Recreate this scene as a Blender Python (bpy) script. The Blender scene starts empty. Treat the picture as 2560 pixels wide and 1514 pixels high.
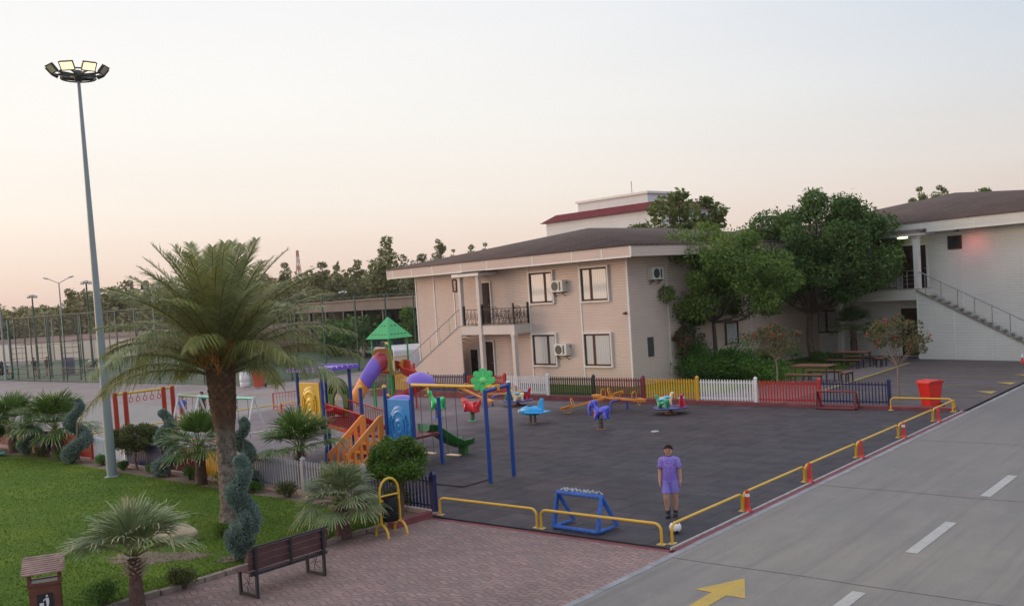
import bpy, math, random
import numpy as np
from mathutils import Vector, Matrix
random.seed(7)
S = bpy.context.scene
COL = S.collection
PI = math.pi
# ------------------------------------------------------------------ camera
CX, CY, CZ = 8.96, -14.76, 4.7
AZ = math.atan2(-0.6414, 0.7672)          # heading, world frame: x along the front kerb, y along the road
PITCH, ROLL = math.radians(2.85), math.radians(-3.68)
fh = Vector((math.sin(AZ), math.cos(AZ), 0)); rh = Vector((math.cos(AZ), -math.sin(AZ), 0)); zz = Vector((0, 0, 1))
c_, s_ = math.cos(PITCH), math.sin(PITCH)
fwd = fh*c_ - zz*s_; up0 = fh*s_ + zz*c_
cr_, sr_ = math.cos(ROLL), math.sin(ROLL)
right = rh*cr_ + up0*sr_; up = -rh*sr_ + up0*cr_
cam = bpy.data.cameras.new('camera'); camo = bpy.data.objects.new('camera', cam); COL.objects.link(camo)
M = Matrix((right, up, -fwd)).transposed().to_4x4(); M.translation = Vector((CX, CY, CZ)); camo.matrix_world = M
cam.sensor_width = 36; cam.lens = 34.2; cam.shift_y = 0.0377; cam.clip_end = 5000; cam.clip_start = 0.1
S.camera = camo
S.view_settings.view_transform = 'Standard'; S.view_settings.look = 'None'
S.view_settings.exposure = 0; S.view_settings.gamma = 1
# ------------------------------------------------------------------ sky and light
SUN = Vector((-0.867, -0.498, 0.0)).normalized()
w = bpy.data.worlds.new('World'); S.world = w; w.use_nodes = True
nt = w.node_tree; nt.nodes.clear(); N = nt.nodes.new; L = nt.links.new
out = N('ShaderNodeOutputWorld'); sky = N('ShaderNodeTexSky'); sky.sky_type = 'NISHITA'; sky.sun_disc = False
sky.sun_elevation = math.radians(6); sky.sun_rotation = math.atan2(SUN.x, SUN.y); sky.dust_density = 3; sky.air_density = 1
bg1 = N('ShaderNodeBackground'); bg1.inputs[1].default_value = 0.05; L(sky.outputs[0], bg1.inputs[0])
tc = N('ShaderNodeTexCoord'); sep = N('ShaderNodeSeparateXYZ'); L(tc.outputs['Generated'], sep.inputs[0])
# haze-bright evening sky: colour by elevation, warmer towards the sunset
def ramp(stops):
    r = N('ShaderNodeValToRGB'); e = r.color_ramp.elements
    while len(e) > 1: e.remove(e[-1])
    e[0].position, e[0].color = stops[0][0], (*stops[0][1], 1)
    for p, c in stops[1:]:
        k = e.new(p); k.color = (*c, 1)
    L(sep.outputs['Z'], r.inputs[0]); return r
def lin(r, g, b): return tuple(((v/255)/12.92 if v/255 <= .04045 else ((v/255+.055)/1.055)**2.4) for v in (r, g, b))
rl = ramp([(0, lin(222, 195, 187)), (.02, lin(232, 206, 194)), (.05, lin(239, 219, 208)), (.10, lin(243, 232, 224)), (.18, lin(245, 240, 235)), (.30, lin(243, 241, 241)), (.5, lin(240, 243, 250)), (1, lin(235, 240, 252))])
rr = ramp([(0, lin(200, 181, 175)), (.05, lin(208, 193, 189)), (.10, lin(211, 203, 203)), (.17, lin(199, 203, 212)), (.27, lin(182, 198, 219)), (.42, lin(200, 212, 232)), (.6, lin(232, 238, 250)), (1, lin(235, 240, 252))])
dot = N('ShaderNodeVectorMath'); dot.operation = 'DOT_PRODUCT'; L(tc.outputs['Generated'], dot.inputs[0]); dot.inputs[1].default_value = (-0.94, 0.34, 0)
mr = N('ShaderNodeMapRange'); L(dot.outputs['Value'], mr.inputs[0]); mr.inputs[1].default_value = 0.30; mr.inputs[2].default_value = 0.95; mr.interpolation_type = 'SMOOTHSTEP'
mx = N('ShaderNodeMix'); mx.data_type = 'RGBA'; L(mr.outputs[0], mx.inputs[0]); L(rr.outputs[0], mx.inputs[6]); L(rl.outputs[0], mx.inputs[7])
# faint high streaks of cloud
mp = N('ShaderNodeMapping'); mp.inputs['Scale'].default_value = (1.2, 1.2, 9); L(tc.outputs['Generated'], mp.inputs[0])
nz = N('ShaderNodeTexNoise'); nz.inputs['Scale'].default_value = 1.6; nz.inputs['Detail'].default_value = 5; L(mp.outputs[0], nz.inputs[0])
mr2 = N('ShaderNodeMapRange'); L(nz.outputs[0], mr2.inputs[0]); mr2.inputs[1].default_value = .35; mr2.inputs[2].default_value = .7; mr2.inputs[3].default_value = .985; mr2.inputs[4].default_value = 1.015
mul = N('ShaderNodeVectorMath'); mul.operation = 'SCALE'; L(mx.outputs[2], mul.inputs[0]); L(mr2.outputs[0], mul.inputs['Scale'])
bg2 = N('ShaderNodeBackground'); bg2.inputs[1].default_value = 0.93; L(mul.outputs[0], bg2.inputs[0])
zb = N('ShaderNodeMapRange'); L(sep.outputs['Z'], zb.inputs[0]); zb.inputs[1].default_value = .34; zb.inputs[2].default_value = .7; zb.inputs[3].default_value = .99; zb.inputs[4].default_value = 1.22; L(zb.outputs[0], bg2.inputs[1])   # sky boosted overhead, out of view, to brighten the ground
ad = N('ShaderNodeAddShader'); L(bg1.outputs[0], ad.inputs[0]); L(bg2.outputs[0], ad.inputs[1]); L(ad.outputs[0], out.inputs[0])
sl = bpy.data.lights.new('sun', 'SUN'); sl.energy = 1.45; sl.angle = math.radians(26); sl.color = (1, .70, .52)
slo = bpy.data.objects.new('sun', sl); COL.objects.link(slo)
slo.rotation_euler = Vector((SUN.x, SUN.y, math.tan(math.radians(6)))).to_track_quat('Z', 'Y').to_euler()
S.cycles.max_bounces = 6; S.cycles.transparent_max_bounces = 24
# ------------------------------------------------------------------ measuring helpers (photo point -> place in the world)
def ray(px, py): return right*((px-1280)/2432) + up*((853.5-py)/2432) + fwd
def W(px, py, z=0.0):
    d = ray(px, py); t = (z-CZ)/d.z; return Vector((CX, CY, CZ)) + d*t
def WD(px, py, dist):
    d = ray(px, py); t = dist/math.hypot(d.x, d.y); return Vector((CX, CY, CZ)) + d*t
# ------------------------------------------------------------------ materials
_m = {}
def mat(name, col, rough=.6, var=.12, scale=3., bump=.0, bscale=40., metal=0., spec=.5, coat=0., emit=None, island=0., dirt=0.):
    if name in _m: return _m[name]
    m = bpy.data.materials.new(name); m.use_nodes = True; t = m.node_tree; n = t.nodes; l = t.links.new
    b = n['Principled BSDF']; b.inputs['Roughness'].default_value = rough; b.inputs['Metallic'].default_value = metal
    b.inputs['Specular IOR Level'].default_value = spec; b.inputs['Coat Weight'].default_value = coat
    c = tuple(col) + (1,)
    geo = n.new('ShaderNodeNewGeometry'); tcn = n.new('ShaderNodeTexCoord')
    no = n.new('ShaderNodeTexNoise'); no.inputs['Scale'].default_value = scale; no.inputs['Detail'].default_value = 6; l(tcn.outputs['Object'], no.inputs[0])
    mrn = n.new('ShaderNodeMapRange'); mrn.inputs[1].default_value = .3; mrn.inputs[2].default_value = .7; mrn.inputs[3].default_value = 1-var; mrn.inputs[4].default_value = 1+var
    l(no.outputs[0], mrn.inputs[0]); v = mrn.outputs[0]
    if island:
        mi = n.new('ShaderNodeMapRange'); mi.inputs[3].default_value = 1-island; mi.inputs[4].default_value = 1+island; l(geo.outputs['Random Per Island'], mi.inputs[0])
        mm = n.new('ShaderNodeMath'); mm.operation = 'MULTIPLY'; l(v, mm.inputs[0]); l(mi.outputs[0], mm.inputs[1]); v = mm.outputs[0]
    sc = n.new('ShaderNodeVectorMath'); sc.operation = 'SCALE'; sc.inputs[0].default_value = c[:3]; l(v, sc.inputs['Scale'])
    l(sc.outputs[0], b.inputs['Base Color'])
    if bump:
        n2 = n.new('ShaderNodeTexNoise'); n2.inputs['Scale'].default_value = bscale; n2.inputs['Detail'].default_value = 4; l(tcn.outputs['Object'], n2.inputs[0])
        bp = n.new('ShaderNodeBump'); bp.inputs['Strength'].default_value = bump; bp.inputs['Distance'].default_value = .02; l(n2.outputs[0], bp.inputs['Height']); l(bp.outputs[0], b.inputs['Normal'])
    if emit: b.inputs['Emission Color'].default_value = (*emit[0], 1); b.inputs['Emission Strength'].default_value = emit[1]
    _m[name] = m; return m
def leafmat(name, c1, c2, rough=.55, trans=.25, scale=.6):
    """leaf colour varies per leaf (island) and by clump"""
    if name in _m: return _m[name]
    m = bpy.data.materials.new(name); m.use_nodes = True; c1, c2 = [tuple(v*1.6 for v in c) for c in (c1, c2)]; t = m.node_tree; n = t.nodes; l = t.links.new
    b = n['Principled BSDF']; b.inputs['Roughness'].default_value = rough; b.inputs['Specular IOR Level'].default_value = .25
    geo = n.new('ShaderNodeNewGeometry'); tcn = n.new('ShaderNodeTexCoord')
    no = n.new('ShaderNodeTexNoise'); no.inputs['Scale'].default_value = scale; no.inputs['Detail'].default_value = 3; l(tcn.outputs['Object'], no.inputs[0])
    a = n.new('ShaderNodeMath'); a.operation = 'MULTIPLY_ADD'; l(geo.outputs['Random Per Island'], a.inputs[0]); a.inputs[1].default_value = .6; l(no.outputs[0], a.inputs[2])
    mr_ = n.new('ShaderNodeMapRange'); mr_.inputs[1].default_value = .42; mr_.inputs[2].default_value = 1.2; l(a.outputs[0], mr_.inputs[0])
    mxx = n.new('ShaderNodeMix'); mxx.data_type = 'RGBA'; l(mr_.outputs[0], mxx.inputs[0]); mxx.inputs[6].default_value = (*c1, 1); mxx.inputs[7].default_value = (*c2, 1)
    l(mxx.outputs[2], b.inputs['Base Color'])
    tr = n.new('ShaderNodeBsdfTranslucent'); l(mxx.outputs[2], tr.inputs[0]); ms = n.new('ShaderNodeMixShader'); ms.inputs[0].default_value = trans
    l(b.outputs[0], ms.inputs[1]); l(tr.outputs[0], ms.inputs[2]); l(ms.outputs[0], n['Material Output'].inputs[0])
    _m[name] = m; return m
def nodes_mat(name):
    m = bpy.data.materials.new(name); m.use_nodes = True; _m[name] = m
    return m, m.node_tree.nodes, m.node_tree.links.new, m.node_tree.nodes['Principled BSDF']
def wpos(n, l):
    g = n.new('ShaderNodeNewGeometry'); return g.outputs['Position']
def mathn(n, l, op, a, b=None, c=None):
    k = n.new('ShaderNodeMath'); k.operation = op
    for i, v in enumerate((a, b, c)):
        if v is None: continue
        if isinstance(v, (int, float)): k.inputs[i].default_value = v
        else: l(v, k.inputs[i])
    return k.outputs[0]
def mixc(n, l, f, a, b, mode='MIX'):
    k = n.new('ShaderNodeMix'); k.data_type = 'RGBA'; k.blend_type = mode
    for i, v in ((0, f), (6, a), (7, b)):
        if isinstance(v, (int, float)): k.inputs[i].default_value = v
        elif isinstance(v, tuple): k.inputs[i].default_value = (*v[:3], 1)
        else: l(v, k.inputs[i])
    return k.outputs[2]
def noise(n, l, vec, scale, det=5, rough=.5):
    k = n.new('ShaderNodeTexNoise'); k.inputs['Scale'].default_value = scale; k.inputs['Detail'].default_value = det; k.inputs['Roughness'].default_value = rough
    l(vec, k.inputs[0]); return k.outputs[0]
def mrange(n, l, v, a, b, c=0., d=1.):
    k = n.new('ShaderNodeMapRange'); l(v, k.inputs[0])
    for i, x in enumerate((a, b, c, d)): k.inputs[i+1].default_value = x
    return k.outputs[0]
def bumpn(n, l, h, strength, dist, b):
    k = n.new('ShaderNodeBump'); k.inputs['Strength'].default_value = strength; k.inputs['Distance'].default_value = dist; l(h, k.inputs['Height']); l(k.outputs[0], b.inputs['Normal'])
# rubber safety tiles
def m_rubber():
    m, n, l, b = nodes_mat('rubber_tiles'); P = wpos(n, l)
    br = n.new('ShaderNodeTexBrick'); l(P, br.inputs[0]); br.offset = .5; br.inputs['Scale'].default_value = 1
    br.inputs['Brick Width'].default_value = 1.0; br.inputs['Row Height'].default_value = 1.0; br.inputs['Mortar Size'].default_value = .02; br.inputs['Mortar Smooth'].default_value = .3; br.inputs['Bias'].default_value = 0
    br.inputs['Color1'].default_value = (.036, .031, .037, 1); br.inputs['Color2'].default_value = (.054, .045, .051, 1); br.inputs['Mortar'].default_value = (.012, .010, .013, 1)
    c = br.outputs[0]
    red = mrange(n, l, noise(n, l, P, .22, 4), .42, .62)
    c = mixc(n, l, red, c, mixc(n, l, 1., c, (1.12, .96, .93), 'MULTIPLY'))
    worn = mrange(n, l, noise(n, l, P, .9, 7, .65), .3, .75, .72, 1.35)
    s = n.new('ShaderNodeVectorMath'); s.operation = 'SCALE'; l(c, s.inputs[0]); l(worn, s.inputs['Scale']); c = s.outputs[0]
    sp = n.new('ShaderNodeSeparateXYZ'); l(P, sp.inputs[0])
    edge = mathn(n, l, 'MULTIPLY_ADD', noise(n, l, P, .5, 5), 5., sp.outputs[0])     # paler, greyer tiles towards the swing end
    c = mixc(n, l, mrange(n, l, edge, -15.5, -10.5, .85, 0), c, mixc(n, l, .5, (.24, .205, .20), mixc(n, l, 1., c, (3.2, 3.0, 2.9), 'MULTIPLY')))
    blu = mrange(n, l, sp.outputs[0], -6, 0, 0, .35); c = mixc(n, l, blu, c, (.042, .042, .054))
    l(c, b.inputs['Base Color']); l(mrange(n, l, noise(n, l, P, 2.2), .3, .7, .72, .9), b.inputs['Roughness']); b.inputs['Specular IOR Level'].default_value = .35
    h = mathn(n, l, 'MULTIPLY_ADD', br.outputs['Fac'], -1.5, noise(n, l, P, 60, 3)); bumpn(n, l, h, .35, .01, b); return m
# zigzag interlocking pavers
def m_paver(name, c1, c2, mort, period=.44, bw=.22, rh_=.112, amp=.10, far=False):
    m, n, l, b = nodes_mat(name); P = wpos(n, l); sp = n.new('ShaderNodeSeparateXYZ'); l(P, sp.inputs[0])
    tri = mathn(n, l, 'PINGPONG', sp.outputs[0], period/2)
    y2 = mathn(n, l, 'MULTIPLY_ADD', tri, amp/(period/2), sp.outputs[1])
    cb = n.new('ShaderNodeCombineXYZ'); l(sp.outputs[0], cb.inputs[0]); l(y2, cb.inputs[1])
    br = n.new('ShaderNodeTexBrick'); l(cb.outputs[0], br.inputs[0]); br.inputs['Scale'].default_value = 1; br.offset = .5
    br.inputs['Brick Width'].default_value = bw; br.inputs['Row Height'].default_value = rh_; br.inputs['Mortar Size'].default_value = .008; br.inputs['Mortar Smooth'].default_value = .3
    br.inputs['Color1'].default_value = (*c1, 1); br.inputs['Color2'].default_value = (*c2, 1); br.inputs['Mortar'].default_value = (*mort, 1)
    v = mrange(n, l, noise(n, l, P, .35, 6, .6), .3, .7, .78, 1.22)
    s = n.new('ShaderNodeVectorMath'); s.operation = 'SCALE'; l(br.outputs[0], s.inputs[0]); l(v, s.inputs['Scale'])
    c = mixc(n, l, mrange(n, l, noise(n, l, P, 1.7, 6, .7), .5, .75, 0, .5), s.outputs[0], (.15, .13, .125))
    l(c, b.inputs['Base Color']); b.inputs['Roughness'].default_value = .8
    h = mathn(n, l, 'MULTIPLY_ADD', br.outputs['Fac'], -1.2, noise(n, l, P, 90, 3)); bumpn(n, l, h, .5, .008, b); return m
def m_ground(name, c1, c2, c3=None, s1=.3, s2=4, rough=.85, bump=.3, bs=60, dist=.01):
    m, n, l, b = nodes_mat(name); P = wpos(n, l)
    c = mixc(n, l, mrange(n, l, noise(n, l, P, s1, 6, .6), .32, .68), c1, c2)
    if c3: c = mixc(n, l, mrange(n, l, noise(n, l, P, s2, 6, .7), .48, .72, 0, .8), c, c3)
    l(c, b.inputs['Base Color']); b.inputs['Roughness'].default_value = rough; b.inputs['Specular IOR Level'].default_value = .3
    bumpn(n, l, noise(n, l, P, bs, 4), bump, dist, b); return m
def m_road():
    m, n, l, b = nodes_mat('road_concrete'); P = wpos(n, l)
    c = mixc(n, l, mrange(n, l, noise(n, l, P, .16, 5, .6), .35, .65), (.250, .222, .192), (.205, .186, .172))
    mp_ = n.new('ShaderNodeMapping'); mp_.inputs['Scale'].default_value = (2.4, .5, 1); mp_.inputs['Rotation'].default_value = (0, 0, .5); l(P, mp_.inputs[0])
    c = mixc(n, l, mrange(n, l, noise(n, l, mp_.outputs[0], .7, 7, .7), .42, .7, 0, .4), c, (.13, .125, .125))
    c = mixc(n, l, mrange(n, l, noise(n, l, P, 1.1, 8, .75), .50, .75, 0, .6), c, (.27, .25, .225))
    c = mixc(n, l, mrange(n, l, noise(n, l, P, 45, 3), .48, .75, 0, .5), c, (.11, .105, .10))
    mp2 = n.new('ShaderNodeMapping'); mp2.inputs['Scale'].default_value = (2.6, .07, 1); l(P, mp2.inputs[0])
    c = mixc(n, l, mrange(n, l, noise(n, l, mp2.outputs[0], 1.3, 5, .6), .50, .72, 0, .42), c, (.115, .108, .105))
    c = mixc(n, l, mrange(n, l, noise(n, l, P, .55, 9, .8), .62, .70, 0, .35), c, (.10, .095, .09))
    sp = n.new('ShaderNodeSeparateXYZ'); l(P, sp.inputs[0])
    c = mixc(n, l, mrange(n, l, sp.outputs[1], 2, 22, 0, .55), c, (.125, .12, .128))
    l(c, b.inputs['Base Color']); b.inputs['Roughness'].default_value = .85; b.inputs['Specular IOR Level'].default_value = .3
    bumpn(n, l, noise(n, l, P, 70, 5), .3, .008, b); return m
def m_worn(name, col, under, amt=.55):
    m, n, l, b = nodes_mat(name); P = wpos(n, l)
    k = mrange(n, l, noise(n, l, P, 14, 8, .8), .50, .64, 0, amt); c = mixc(n, l, k, col, under)
    c = mixc(n, l, mrange(n, l, noise(n, l, P, 2.5, 6, .7), .4, .75, 0, .35), c, under); l(c, b.inputs['Base Color']); b.inputs['Roughness'].default_value = .8
    bumpn(n, l, noise(n, l, P, 70, 4), .3, .008, b); return m
def m_lawn():
    m, n, l, b = nodes_mat('lawn_grass'); P = wpos(n, l)
    c = mixc(n, l, mrange(n, l, noise(n, l, P, .45, 5, .6), .35, .65), (.055, .118, .010), (.128, .180, .016))
    c = mixc(n, l, mrange(n, l, noise(n, l, P, 1.6, 6, .7), .5, .75, 0, .7), c, (.040, .092, .016))
    c = mixc(n, l, mrange(n, l, noise(n, l, P, 30, 4, .7), .35, .75, 0, .6), c, (.10, .165, .030))
    l(c, b.inputs['Base Color']); b.inputs['Roughness'].default_value = .9; b.inputs['Specular IOR Level'].default_value = .15
    bumpn(n, l, noise(n, l, P, 45, 5), .8, .03, b); return m
def m_siding(name, col, pitch=.13, dark=.62, var=.06):
    m, n, l, b = nodes_mat(name); tcn = n.new('ShaderNodeTexCoord'); O = tcn.outputs['Object']; sp = n.new('ShaderNodeSeparateXYZ'); l(O, sp.inputs[0])
    f = mathn(n, l, 'FRACT', mathn(n, l, 'MULTIPLY', sp.outputs[2], 1/pitch))
    g = mrange(n, l, f, 0.80, .95)                                  # the lap joint, a darker line along each board
    c = mixc(n, l, g, col, tuple(v*dark for v in col))
    v = mrange(n, l, noise(n, l, O, .5, 6, .6), .3, .7, 1-var, 1+var)
    s = n.new('ShaderNodeVectorMath'); s.operation = 'SCALE'; l(c, s.inputs[0]); l(v, s.inputs['Scale'])
    mp_ = n.new('ShaderNodeMapping'); mp_.inputs['Scale'].default_value = (3, 3, .25); l(O, mp_.inputs[0])
    c = mixc(n, l, mrange(n, l, noise(n, l, mp_.outputs[0], 1.2, 6, .7), .55, .8, 0, .35), s.outputs[0], tuple(v*.72 for v in col))
    l(c, b.inputs['Base Color']); b.inputs['Roughness'].default_value = .55
    bumpn(n, l, mathn(n, l, 'SUBTRACT', f, mathn(n, l, 'MULTIPLY', g, 1.)), .6, .03, b); return m
def m_shingle(name, c1, c2):
    m, n, l, b = nodes_mat(name); tcn = n.new('ShaderNodeTexCoord'); O = tcn.outputs['Object']
    br = n.new('ShaderNodeTexBrick'); l(O, br.inputs[0]); br.inputs['Scale'].default_value = 1; br.inputs['Brick Width'].default_value = .34; br.inputs['Row Height'].default_value = .19
    br.inputs['Mortar Size'].default_value = .012; br.inputs['Color1'].default_value = (*c1, 1); br.inputs['Color2'].default_value = (*c2, 1); br.inputs['Mortar'].default_value = tuple(v*.55 for v in c1)+(1,)
    c = mixc(n, l, mrange(n, l, noise(n, l, O, .6, 6, .65), .4, .7, 0, .5), br.outputs[0], tuple(v*1.3 for v in c2))
    l(c, b.inputs['Base Color']); b.inputs['Roughness'].default_value = .9; b.inputs['Specular IOR Level'].default_value = .2
    bumpn(n, l, noise(n, l, O, 30, 4), .5, .02, b); return m
def m_mesh(name, col, pitch=.06, wire=.13):
    """woven fence wire: real gaps between wires"""
    m, n, l, b = nodes_mat(name); tcn = n.new('ShaderNodeTexCoord'); sp = n.new('ShaderNodeSeparateXYZ'); l(tcn.outputs['Object'], sp.inputs[0])
    a = mathn(n, l, 'LESS_THAN', mathn(n, l, 'FRACT', mathn(n, l, 'MULTIPLY', sp.outputs[0], 1/pitch)), wire)
    c = mathn(n, l, 'LESS_THAN', mathn(n, l, 'FRACT', mathn(n, l, 'MULTIPLY', sp.outputs[2], 1/pitch)), wire)
    k = mathn(n, l, 'MAXIMUM', a, c); b.inputs['Base Color'].default_value = (*col, 1); b.inputs['Roughness'].default_value = .5
    l(k, b.inputs['Alpha']); return m
# ------------------------------------------------------------------ mesh building
def new_mesh(name, V, F, mats, mi=None, smooth=None):
    V = np.asarray(V, dtype=np.float32).reshape(-1, 3)
    me = bpy.data.meshes.new(name)
    lens = np.fromiter((len(f) for f in F), dtype=np.int32, count=len(F)) if not isinstance(F, np.ndarray) else np.full(len(F), F.shape[1], np.int32)
    flat = np.concatenate([np.asarray(f, np.int32) for f in F]) if not isinstance(F, np.ndarray) else F.astype(np.int32).ravel()
    me.vertices.add(len(V)); me.vertices.foreach_set('co', V.ravel())
    me.loops.add(len(flat)); me.loops.foreach_set('vertex_index', flat)
    me.polygons.add(len(lens)); st = np.zeros(len(lens), np.int32); st[1:] = np.cumsum(lens)[:-1]
    me.polygons.foreach_set('loop_start', st)
    for m in (mats if isinstance(mats, (list, tuple)) else [mats]): me.materials.append(m)
    if mi is not None: me.polygons.foreach_set('material_index', np.asarray(mi, np.int32))
    if smooth is not None: me.polygons.foreach_set('use_smooth', np.full(len(lens), bool(smooth)) if isinstance(smooth, (bool, int)) else np.asarray(smooth, bool))
    me.update(calc_edges=True); me.validate(); return me
def link(name, me, parent=None, loc=(0, 0, 0), rz=0):
    o = bpy.data.objects.new(name, me); COL.objects.link(o); o.location = loc; o.rotation_euler = (0, 0, rz)
    if parent: o.parent = parent
    return o
class MB:
    def __init__(s): s.V = []; s.F = []; s.sm = []
    def add(s, V, F, sm=False):
        k = len(s.V); s.V += [tuple(v) for v in V]; s.F += [tuple(i+k for i in f) for f in F]; s.sm += [sm]*len(F); return s
    def box(s, x0, x1, y0, y1, z0, z1, T=None):
        V = [Vector(v) for v in ((x0, y0, z0), (x1, y0, z0), (x1, y1, z0), (x0, y1, z0), (x0, y0, z1), (x1, y0, z1), (x1, y1, z1), (x0, y1, z1))]
        if T is not None: V = [T @ v for v in V]
        return s.add(V, [(0, 3, 2, 1), (4, 5, 6, 7), (0, 1, 5, 4), (1, 2, 6, 5), (2, 3, 7, 6), (3, 0, 4, 7)])
    def cbox(s, c, d, rz=0, T=None):
        T2 = Matrix.Translation(c) @ Matrix.Rotation(rz, 4, 'Z')
        if T is not None: T2 = T @ T2
        x, y, z = d; return s.box(-x/2, x/2, -y/2, y/2, -z/2, z/2, T2)
    def beam(s, p, q, w_, h_=None, upv=(0, 0, 1)):
        h_ = h_ or w_; p, q = Vector(p), Vector(q); d = (q-p); L_ = d.length; d.normalize(); u = Vector(upv)
        if abs(d.dot(u)) > .98: u = Vector((1, 0, 0))
        a = d.cross(u).normalized(); c = a.cross(d)
        V = [p+a*(sx*w_/2)+c*(sz*h_/2)+d*(L_*t) for t in (0, 1) for sx, sz in ((-1, -1), (1, -1), (1, 1), (-1, 1))]
        return s.add(V, [(3, 2, 1, 0), (4, 5, 6, 7), (0, 1, 5, 4), (1, 2, 6, 5), (2, 3, 7, 6), (3, 0, 4, 7)])
    def tube(s, pts, r, n=8, cap=True, flat=None):
        pts = [Vector(p) for p in pts]; m = len(pts); rs = r if isinstance(r, (list, tuple, np.ndarray)) else [r]*m
        V = []; prev = None
        for i in range(m):
            d = (pts[min(i+1, m-1)]-pts[max(i-1, 0)]).normalized()
            if prev is None:
                u = Vector((0, 0, 1)) if abs(d.z) < .9 else Vector((1, 0, 0)); a = d.cross(u).normalized()
            else: a = (prev - d*prev.dot(d)).normalized()
            prev = a; c = d.cross(a)
            for k in range(n):
                t = 2*PI*k/n; V.append(pts[i] + a*(math.cos(t)*rs[i]) + c*(math.sin(t)*rs[i]*(flat or 1)))
        F = [(i*n+k, i*n+(k+1) % n, (i+1)*n+(k+1) % n, (i+1)*n+k) for i in range(m-1) for k in range(n)]
        s.add(V, F, True)
        if cap: s.add(V, [tuple(range(n-1, -1, -1)), tuple(range((m-1)*n, m*n))])
        return s
    def lathe(s, prof, n=16, c=(0, 0, 0), cap=True, sq=(1, 1)):
        V = [(c[0]+r*math.cos(2*PI*k/n)*sq[0], c[1]+r*math.sin(2*PI*k/n)*sq[1], c[2]+z) for r, z in prof for k in range(n)]; m = len(prof)
        s.add(V, [(i*n+k, i*n+(k+1) % n, (i+1)*n+(k+1) % n, (i+1)*n+k) for i in range(m-1) for k in range(n)], True)
        if cap: s.add(V, [tuple(range(n-1, -1, -1)), tuple(range((m-1)*n, m*n))])
        return s
    def prism(s, poly, a, b, axis='z', T=None):
        """polygon extruded from a to b along axis; poly in the two other axes"""
        n = len(poly)
        def P(u, v, t):
            q = Vector((u, v, t) if axis == 'z' else (u, t, v) if axis == 'y' else (t, u, v)); return T @ q if T is not None else q
        V = [P(u, v, a) for u, v in poly] + [P(u, v, b) for u, v in poly]
        area = sum(poly[i][0]*poly[(i+1) % n][1]-poly[(i+1) % n][0]*poly[i][1] for i in range(n))
        fl = (area > 0) != (axis == 'y')
        F = [tuple(range(n)), tuple(range(2*n-1, n-1, -1))] + [(i, i+n, (i+1) % n+n, (i+1) % n) for i in range(n)]
        if fl: F = [tuple(reversed(f)) for f in F]
        return s.add(V, F)
    def ball(s, c, r, n=12, m=8, T=None):
        r = r if isinstance(r, (tuple, list)) else (r, r, r); V = []
        for i in range(m+1):
            ph = PI*i/m
            for k in range(n):
                t = 2*PI*k/n; q = Vector((r[0]*math.sin(ph)*math.cos(t), r[1]*math.sin(ph)*math.sin(t), r[2]*math.cos(ph)))
                if T is not None: q = T @ q
                V.append(q+Vector(c))
        return s.add(V, [(i*n+k, (i+1)*n+k, (i+1)*n+(k+1) % n, i*n+(k+1) % n) for i in range(m) for k in range(n)], True)
    def quad(s, a, b, c, d): return s.add([a, b, c, d], [(0, 1, 2, 3)])
    def build(s, name, m, parent=None, loc=(0, 0, 0), rz=0, bevel=0):
        o = link(name, new_mesh(name, s.V, s.F, m, smooth=s.sm), parent, loc, rz)
        if bevel:
            b = o.modifiers.new('bevel', 'BEVEL'); b.width = bevel; b.segments = 2; b.limit_method = 'ANGLE'
        return o
def tag(o, label=None, cat=None, group=None, kind=None):
    for k, v in (('label', label), ('category', cat), ('group', group), ('kind', kind)):
        if v: o[k] = v
    return o
def thing(name, label, cat, loc=(0, 0, 0), rz=0, group=None):
    o = bpy.data.objects.new(name, None); COL.objects.link(o); o.location = loc; o.rotation_euler = (0, 0, rz); o.empty_display_size = .2
    return tag(o, label, cat, group)
def children(o): return [c for c in COL.objects if c.parent == o]
def dup(o, loc=None, rz=None, label=None, parent=None):
    c = o.copy(); COL.objects.link(c)
    if parent: c.parent = parent
    if loc is not None: c.location = loc
    if rz is not None: c.rotation_euler = (0, 0, rz)
    if label: c['label'] = label
    for ch in children(o): dup(ch, parent=c)
    return c
def struct(name, V, F, m, **k):
    return tag(link(name, new_mesh(name, V, F, m), **k), kind='structure')
def sheet(name, poly, z, m): return struct(name, [(x, y, z) for x, y in poly], [tuple(range(len(poly)))], m)
def rect(x0, x1, y0, y1): return [(x0, y0), (x1, y0), (x1, y1), (x0, y1)]
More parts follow.
